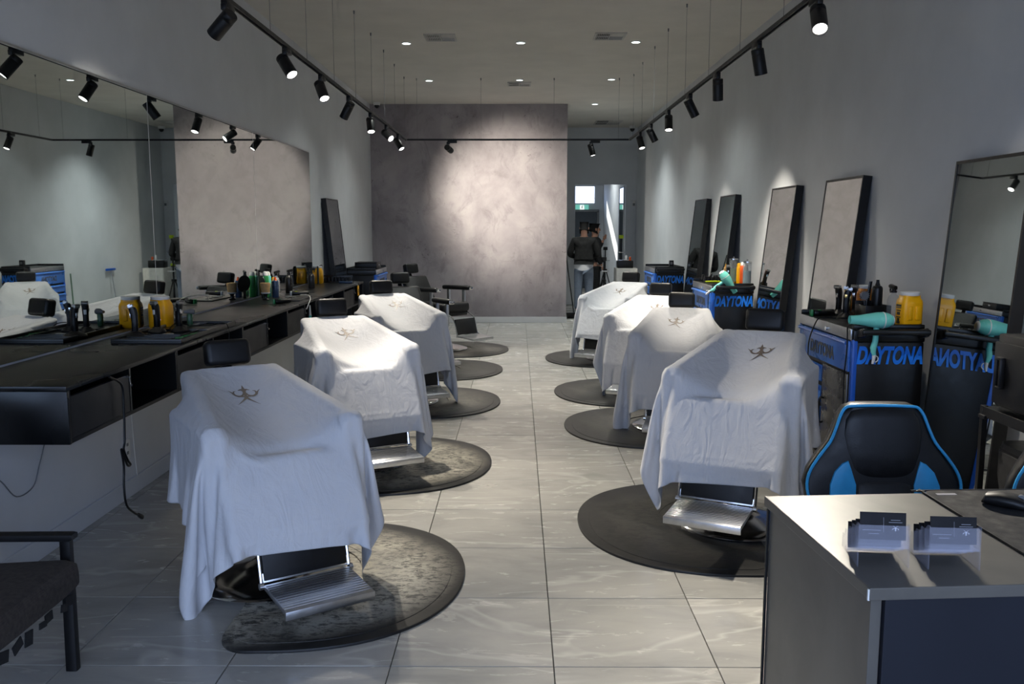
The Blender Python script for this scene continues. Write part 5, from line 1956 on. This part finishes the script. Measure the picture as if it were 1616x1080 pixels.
# ------------------------------------------------------------------ corridor and back room
def broom(p0, p1, mat, label, head='black_plastic'):
    t = thing('broom', label, 'broom', p0)
    d = Vector(p1) - Vector(p0)
    MB().cyl((0, 0, 0.10), d, 0.011, n=10).build('stick', M[mat], t)
    hd = MB().box((0, 0, 0.085), (0.28, 0.05, 0.04), 0.008, rot=(0, 0, R(20))).build('broom_head', M[head], t)
    b = MB()
    for k in range(14):
        b.box((-0.125 + k * 0.0193, 0, 0.034), (0.014, 0.055, 0.066), 0.002, taper=0.8)
    bb = b.build('bristles', M[head], hd)
    bb.rotation_euler = (0, 0, R(20))
    return t


broom((0.99, 15.45, 0.0), (0.83, 15.9, 1.40), 'black_metal', 'black broom leaning by the concrete wall edge, beside the person')
broom((2.20, 13.85, 0.0), (2.405, 14.2, 0.85), 'dark_green', 'green handled broom leaning on the right wall behind the far chest', 'black_plastic')
t = thing('squeegee', 'blue headed squeegee standing at the far right corner', 'squeegee', (2.30, 15.6, 0.0))
MB().cyl((0, 0, 0.06), (0.09, 0, 0.84), 0.010, n=10).build('stick', M['steel'], t)
MB().box((0.095, 0, 0.855), (0.03, 0.34, 0.04), 0.006).build('squeegee_head', M['blue_paint'], t)
MB().box((0, 0, 0.03), (0.06, 0.3, 0.06), 0.006).build('sponge', M['black_plastic'], t)

sg = thing('exit_sign', 'green exit sign with running figure above the rear door', 'sign', (1.66, 22.975, 2.105))
MB().box((0, -0.02, 0), (0.34, 0.04, 0.125), 0.003).build('sign_box', M['exit_green'], sg, False)
MB().box((0.0, -0.0415, 0), (0.11, 0.003, 0.115)).build('white_panel', M['exit_white'], sg, False)
b = MB()
b.cyl((0.012, -0.0442, 0.040), (0.012, -0.0435, 0.040), 0.010, n=14)
for (ax, az, bx_, bz, w_) in ((0.008, 0.028, -0.008, -0.006, 0.016), (0.006, 0.024, 0.03, 0.012, 0.007), (0.004, 0.024, -0.022, 0.014, 0.007), (-0.008, -0.006, 0.02, -0.018, 0.009), (0.02, -0.018, 0.012, -0.044, 0.008), (-0.008, -0.006, -0.018, -0.03, 0.009), (-0.018, -0.03, -0.042, -0.034, 0.008)):
    dx, dz = bx_ - ax, bz - az
    b.box(((ax + bx_) / 2, -0.0438, (az + bz) / 2), (math.hypot(dx, dz), 0.0015, w_), 0, rot=(0, -math.atan2(dz, dx), 0))
b.build('running_figure', M['sign_green'], sg, False)
gp = thing('glass_panel', 'tall framed mirror panel on the right wall of the back room', 'mirror', (2.2195, 18.95, 0))
MB().box((-0.006, 0, 1.55), (0.008, 0.80, 1.75)).build('mirror_glass', M['mirror'], gp, False)
b = MB()
for yy in (-0.41, 0.41):
    b.box((-0.01, yy, 1.55), (0.018, 0.03, 1.80), 0.002)
for zz in (0.665, 2.435):
    b.box((-0.01, 0, zz), (0.018, 0.79, 0.03), 0.002)
b.build('frame', M['white_trim'], gp, False)
cbn = thing('side_cabinet', 'pale grey low cabinet beyond the farthest draped chair', 'cabinet', (1.86, 16.6, 0))
MB().box((0.2, 0.22, 0.42), (0.40, 0.44, 0.82), 0.006).build('body', M['vent'], cbn)
MB().box((0.2, -0.008, 0.42), (0.38, 0.016, 0.76), 0.004).build('door', M['vent'], cbn)
MB().box((0.05, -0.022, 0.55), (0.014, 0.014, 0.12), 0.004).build('door_handle', M['steel'], cbn)
cs = thing('equipment_case', 'black case of tools and bottles on the grey cabinet', 'case', (2.04, 16.8, 0.8305))
MB().box((0, 0, 0.07), (0.30, 0.22, 0.14), 0.012).build('body', M['black_plastic'], cs)
MB().box((-0.03, -0.02, 0.148), (0.20, 0.12, 0.016), 0.004).build('tray', M['chrome'], cs)
MB().lathe([(0, 0), (0.02, 0), (0.02, 0.06), (0.008, 0.07), (0, 0.07)], 12, Matrix.Translation((0.10, 0.0, 0.14))).build('bottle', M['orange'], cs)
MB().lathe([(0, 0), (0.022, 0), (0.022, 0.07), (0.01, 0.085), (0, 0.085)], 12, Matrix.Translation((0.02, -0.03, 0.156))).build('bottle', M['white_plastic'], cs)


def tripod(x, y, hgt, spread, label, lime=True):
    t = thing('tripod', label, 'tripod', (x, y, 0), 0.3, 'black tripods by the doorway')
    MB().cyl((0, 0, 0.25), (0, 0, hgt), 0.013, n=10).build('column', M['black_metal'], t)
    for k in range(3):
        a = 2 * PI * k / 3
        lg_ = MB().tube([(spread * math.cos(a), spread * math.sin(a), 0.012), (0.02 * math.cos(a), 0.02 * math.sin(a), hgt * 0.62)], 0.011, 8, smooth=False).build('leg', M['black_metal'], t)
    MB().box((0, 0, hgt * 0.62), (0.07, 0.07, 0.05), 0.01).build('collar', M['lime'] if lime else M['black_plastic'], t)
    MB().box((0, 0, hgt + 0.03), (0.09, 0.05, 0.07), 0.01).build('head', M['lime'] if lime else M['black_plastic'], t)
    MB().box((0, -0.05, hgt * 0.8), (0.16, 0.03, 0.02), 0.006).build('crossbar', M['chrome'], t)
    return t


tripod(2.05, 17.55, 1.38, 0.30, 'black tripod with lime head standing behind the grey cabinet')
tripod(1.61, 16.45, 0.98, 0.22, 'low black tripod with chrome bar before the doorway', False)
tripod(1.86, 18.75, 1.12, 0.22, 'black stand in the back room doorway behind the people', False)


# ------------------------------------------------------------------ people
def skin(name, nodes, edges, mat, parent, sub=2):
    """nodes: list of (x,y,z,r) ; first is the root"""
    me = bpy.data.meshes.new(name)
    me.from_pydata([n[:3] for n in nodes], edges, [])
    o = bpy.data.objects.new(name, me)
    COL.objects.link(o)
    o.modifiers.new('skin', 'SKIN').use_smooth_shade = True
    sd = o.modifiers.new('sub', 'SUBSURF')
    sd.levels = sd.render_levels = sub
    sv = me.skin_vertices[0].data
    for i, n in enumerate(nodes):
        r_ = n[3]
        sv[i].radius = (r_, r_) if not isinstance(r_, tuple) else r_
        sv[i].use_root = (i == 0)
    dg = bpy.context.evaluated_depsgraph_get()
    dg.update()
    me2 = bpy.data.meshes.new_from_object(o.evaluated_get(dg))
    me2.name = name
    bpy.data.objects.remove(o)
    me2.materials.clear()
    me2.materials.append(mat)
    for p in me2.polygons:
        p.use_smooth = True
    o = bpy.data.objects.new(name, me2)
    COL.objects.link(o)
    o.parent = parent
    return o


def hand(name_parent, wrist, d, side, up):
    """five fingers from a palm; d = pointing direction, side = thumb side"""
    wrist, d, side, up = Vector(wrist), Vector(d).normalized(), Vector(side).normalized(), Vector(up).normalized()
    nodes, edges = [], []

    def add(p, r_):
        nodes.append((p.x, p.y, p.z, r_))
        return len(nodes) - 1
    a = add(wrist, 0.024)
    b = add(wrist + d * 0.045, 0.030)
    c = add(wrist + d * 0.078, 0.028)
    edges += [(a, b), (b, c)]
    for k, ln in enumerate((0.070, 0.078, 0.074, 0.058)):
        off = side * (0.027 - 0.018 * k)
        p0 = add(wrist + d * 0.085 + off, 0.0095)
        p1 = add(wrist + d * (0.085 + ln * 0.5) + off - up * 0.010, 0.0085)
        p2 = add(wrist + d * (0.085 + ln * 0.8) + off - up * 0.035, 0.007)
        edges += [(c, p0), (p0, p1), (p1, p2)]
    t0 = add(wrist + d * 0.035 + side * 0.034, 0.011)
    t1 = add(wrist + d * 0.070 + side * 0.052 - up * 0.008, 0.0095)
    t2 = add(wrist + d * 0.095 + side * 0.048 - up * 0.018, 0.008)
    edges += [(b, t0), (t0, t1), (t1, t2)]
    return nodes, edges


def person(label, loc, rz, H, pose, clothes):
    """local frame: faces +y; returns the Empty"""
    k = H / 1.72
    t = thing('person', label, 'person', loc, rz)
    J = dict(pelvis=(0, 0, 0.93), waist=(0, 0, 1.08), chest=(0, 0, 1.28), neck=(0, -0.005, 1.455), skull=(0, 0.015, 1.60))
    nodes, edges, idx = [], [], {}

    def add(nm, p, r_, par=None):
        r2 = tuple(v * k for v in r_) if isinstance(r_, tuple) else r_ * k
        nodes.append((p[0] * k, p[1] * k, p[2] * k, r2))
        idx[nm] = len(nodes) - 1
        if par:
            edges.append((idx[par], idx[nm]))
    add('pelvis', J['pelvis'], (0.15, 0.11))
    add('waist', J['waist'], (0.135, 0.10), 'pelvis')
    add('chest', J['chest'], (0.16, 0.115), 'waist')
    add('upper', (0, 0, 1.38), (0.13, 0.09), 'chest')
    add('neck', J['neck'], 0.055, 'upper')
    add('jaw', (0, 0.018, 1.535), (0.066, 0.080), 'neck')
    add('head', (0, 0.016, 1.615), (0.076, 0.095), 'jaw')
    add('crown', (0, 0.006, 1.672), (0.060, 0.075), 'head')
    for s_, nm in ((-1, 'l'), (1, 'r')):
        sh, el, wr = pose[nm]
        add('sh' + nm, (s_ * 0.165, 0, 1.385), 0.062, 'upper')
        add('el' + nm, el, 0.043, 'sh' + nm)
        add('wr' + nm, wr, 0.028, 'el' + nm)
        add('hip' + nm, (s_ * 0.09, 0, 0.86), 0.092, 'pelvis')
        kn, an, toe = pose['leg' + nm]
        add('kn' + nm, kn, 0.058, 'hip' + nm)
        add('an' + nm, an, 0.040, 'kn' + nm)
    body = skin('body', nodes, edges, M['skin'], t)
    # ears, nose and eyes are small parts on the head
    f = MB()
    f.loft([((0, 0.100 * k, 1.625 * k), (0.008 * k, 0, 0), (0, 0.006 * k, 0.006 * k)), ((0, 0.118 * k, 1.588 * k), (0.014 * k, 0, 0), (0, 0.012 * k, 0.012 * k)), ((0, 0.104 * k, 1.578 * k), (0.010 * k, 0, 0), (0, 0.006 * k, 0.004 * k))], 10)
    for s_ in (-1, 1):
        f.loft([((s_ * 0.074 * k, 0.010 * k, 1.585 * k), (0.006 * k, 0, 0), (0, 0.012 * k, 0)), ((s_ * 0.084 * k, 0.004 * k, 1.615 * k), (0.008 * k, 0, 0), (0, 0.018 * k, 0)), ((s_ * 0.080 * k, 0.006 * k, 1.637 * k), (0.006 * k, 0, 0), (0, 0.012 * k, 0))], 10)
    f.build('nose_and_ears', M['skin'], body)
    e = MB()
    for s_ in (-1, 1):
        e.lathe([(0, -0.008 * k), (0.011 * k, 0), (0, 0.006 * k)], 10, Matrix.Translation((s_ * 0.030 * k, 0.103 * k, 1.622 * k)) @ Euler((R(-90), 0, 0)).to_matrix().to_4x4())
    e.box((0, 0.103 * k, 1.548 * k), (0.044 * k, 0.010 * k, 0.006 * k), 0.002 * k)
    e.build('eyes_and_mouth', M['hair'], body)
    for s_, nm in ((-1, 'l'), (1, 'r')):
        sh, el, wr = pose[nm]
        d = Vector(wr) - Vector(el)
        w3 = Vector(wr) * k
        hn, he = hand(t, w3, d, pose['thumb' + nm], pose['palm' + nm])
        skin('hand', [(a, b, c, r_) for a, b, c, r_ in hn], he, M['skin'], body, 1)
    # hair cap
    hr = skin('hair', [(0, -0.008 * k, 1.640 * k, (0.082 * k, 0.098 * k)), (0, -0.006 * k, 1.690 * k, (0.072 * k, 0.086 * k)), (0, -0.002 * k, 1.722 * k, (0.045 * k, 0.055 * k)), (0, -0.035 * k, 1.575 * k, (0.066 * k, 0.058 * k)), ],
              [(0, 1), (1, 2), (0, 3)], M['hair'], body)
    # upper garment
    n2, e2, i2 = [], [], {}

    def a2(nm, p, r_, par=None):
        r2 = tuple(v * k for v in r_) if isinstance(r_, tuple) else r_ * k
        n2.append((p[0] * k, p[1] * k, p[2] * k, r2))
        i2[nm] = len(n2) - 1
        if par:
            e2.append((i2[par], i2[nm]))
    hem = clothes['hem']
    a2('mid', (0, 0, 1.12), (0.185, 0.145))
    a2('low', (0, 0, hem + 0.06), (0.190, 0.150), 'mid')
    a2('hem', (0, 0, hem), (0.185, 0.145), 'low')
    a2('chest', (0, 0, 1.29), (0.195, 0.145), 'mid')
    a2('up', (0, 0, 1.39), (0.15, 0.105), 'chest')
    a2('col', (0, -0.006, 1.465), (0.072, 0.070), 'up')
    for s_, nm in ((-1, 'l'), (1, 'r')):
        sh, el, wr = pose[nm]
        a2('sh' + nm, (s_ * 0.175, 0, 1.385), 0.082, 'up')
        mid = [(el[j] * 0.55 + (s_ * 0.18, 0, 1.385)[j] * 0.45) for j in range(3)]
        a2('ua' + nm, mid, 0.074, 'sh' + nm)
        a2('el' + nm, el, 0.064, 'ua' + nm)
        a2('cu' + nm, [el[j] * 0.12 + wr[j] * 0.88 for j in range(3)], 0.046, 'el' + nm)
    skin(clothes['top_name'], n2, e2, M[clothes['top']], t)
    if clothes.get('tee'):
        MB().lathe([(0.150 * k, (hem - 0.16) * k), (0.172 * k, (hem - 0.155) * k), (0.178 * k, (hem - 0.04) * k), (0.17 * k, (hem + 0.06) * k), (0.14 * k, (hem + 0.06) * k), (0.150 * k, (hem - 0.16) * k)], 24, Matrix.Diagonal((1, 0.80, 1, 1))).build('tee_shirt', M['tee'], t)
    if clothes.get('stripe'):
        MB().box((0.205 * k, 0.02 * k, 1.12 * k), (0.006, 0.02, 0.40 * k), 0.002, rot=(0, R(-2), 0)).build('sleeve_stripe', M['white_plastic'], t)
    # trousers
    n3, e3 = [(0, 0, 0.95 * k, (0.155 * k, 0.118 * k))], []
    for s_, nm in ((-1, 'l'), (1, 'r')):
        kn, an, toe = pose['leg' + nm]
        b0 = len(n3)
        n3.append((s_ * 0.088 * k, 0, 0.83 * k, 0.110 * k))
        n3.append((kn[0] * k, kn[1] * k, kn[2] * k, 0.082 * k))
        n3.append((an[0] * k, an[1] * k, (an[2] + 0.02) * k, 0.070 * k))
        e3 += [(0, b0), (b0, b0 + 1), (b0 + 1, b0 + 2)]
    skin('trousers', n3, e3, M[clothes['legs']], t)
    for s_, nm in ((-1, 'l'), (1, 'r')):
        kn, an, toe = pose['leg' + nm]
        ax, ay = an[0] * k, an[1] * k
        sh_ = MB().loft([((ax, ay - 0.075 * k, 0.045), (0.030, 0, 0), (0, 0.004, 0.030)), ((ax, ay - 0.04 * k, 0.055), (0.042, 0, 0), (0, 0, 0.050)), ((ax, ay + 0.03 * k, 0.052), (0.043, 0, 0), (0, 0, 0.048)),
                         ((ax, ay + 0.11 * k, 0.040), (0.048, 0, 0), (0, 0, 0.032)), ((ax, ay + 0.17 * k, 0.034), (0.038, 0, 0), (0, 0, 0.024)), ((ax, ay + 0.195 * k, 0.030), (0.018, 0, 0), (0, 0, 0.014))], 16, power=2.6).build('shoe', M['black_plastic'], t)
        so = MB()
        so.loft([((ax, ay - 0.08 * k, 0.009), (0.028, 0, 0), (0, 0.003, 0.008)), ((ax, ay + 0.03 * k, 0.009), (0.046, 0, 0), (0, 0, 0.008)), ((ax, ay + 0.12 * k, 0.009), (0.051, 0, 0), (0, 0, 0.008)), ((ax, ay + 0.20 * k, 0.009), (0.018, 0, 0), (0, 0, 0.008))], 16, power=3)
        so.build('sole', M['white_plastic'] if clothes.get('tee') else M['black_metal'], sh_)
    return t


person('person in dark jacket, white tee and jeans, back to the camera', (1.20, 16.0, 0.0), R(-6), 1.68,
       dict(l=((0, 0, 0), (-0.27, 0.0, 1.13), (-0.12, 0.22, 1.08)), r=((0, 0, 0), (0.27, 0.02, 1.12), (0.10, 0.23, 1.10)),
            thumbl=(0.2, 0, 1), thumbr=(-0.2, 0, 1), palml=(-1, 0.2, 0), palmr=(1, 0.2, 0),
            legl=((-0.10, 0.02, 0.48), (-0.11, -0.01, 0.08), 0), legr=((0.10, 0.03, 0.48), (0.115, 0.01, 0.08), 0)),
       dict(hem=0.99, top='jacket', top_name='jacket', tee=True, legs='jeans'))
person('person in black, in profile with one hand at the mouth', (1.50, 17.25, 0.0), R(-80), 1.66,
       dict(l=((0, 0, 0), (-0.24, 0.10, 1.14), (-0.06, 0.20, 1.40)), r=((0, 0, 0), (0.24, -0.01, 1.10), (0.22, 0.10, 0.88)),
            thumbl=(1, 0.3, 0.2), thumbr=(-1, 0.3, 0), palml=(0, 1, 0.3), palmr=(1, 0, 0),
            legl=((-0.10, 0.03, 0.48), (-0.11, -0.01, 0.08), 0), legr=((0.10, 0.02, 0.48), (0.11, -0.03, 0.08), 0)),
       dict(hem=0.96, top='dark_cloth', top_name='jacket', legs='dark_cloth', stripe=True))
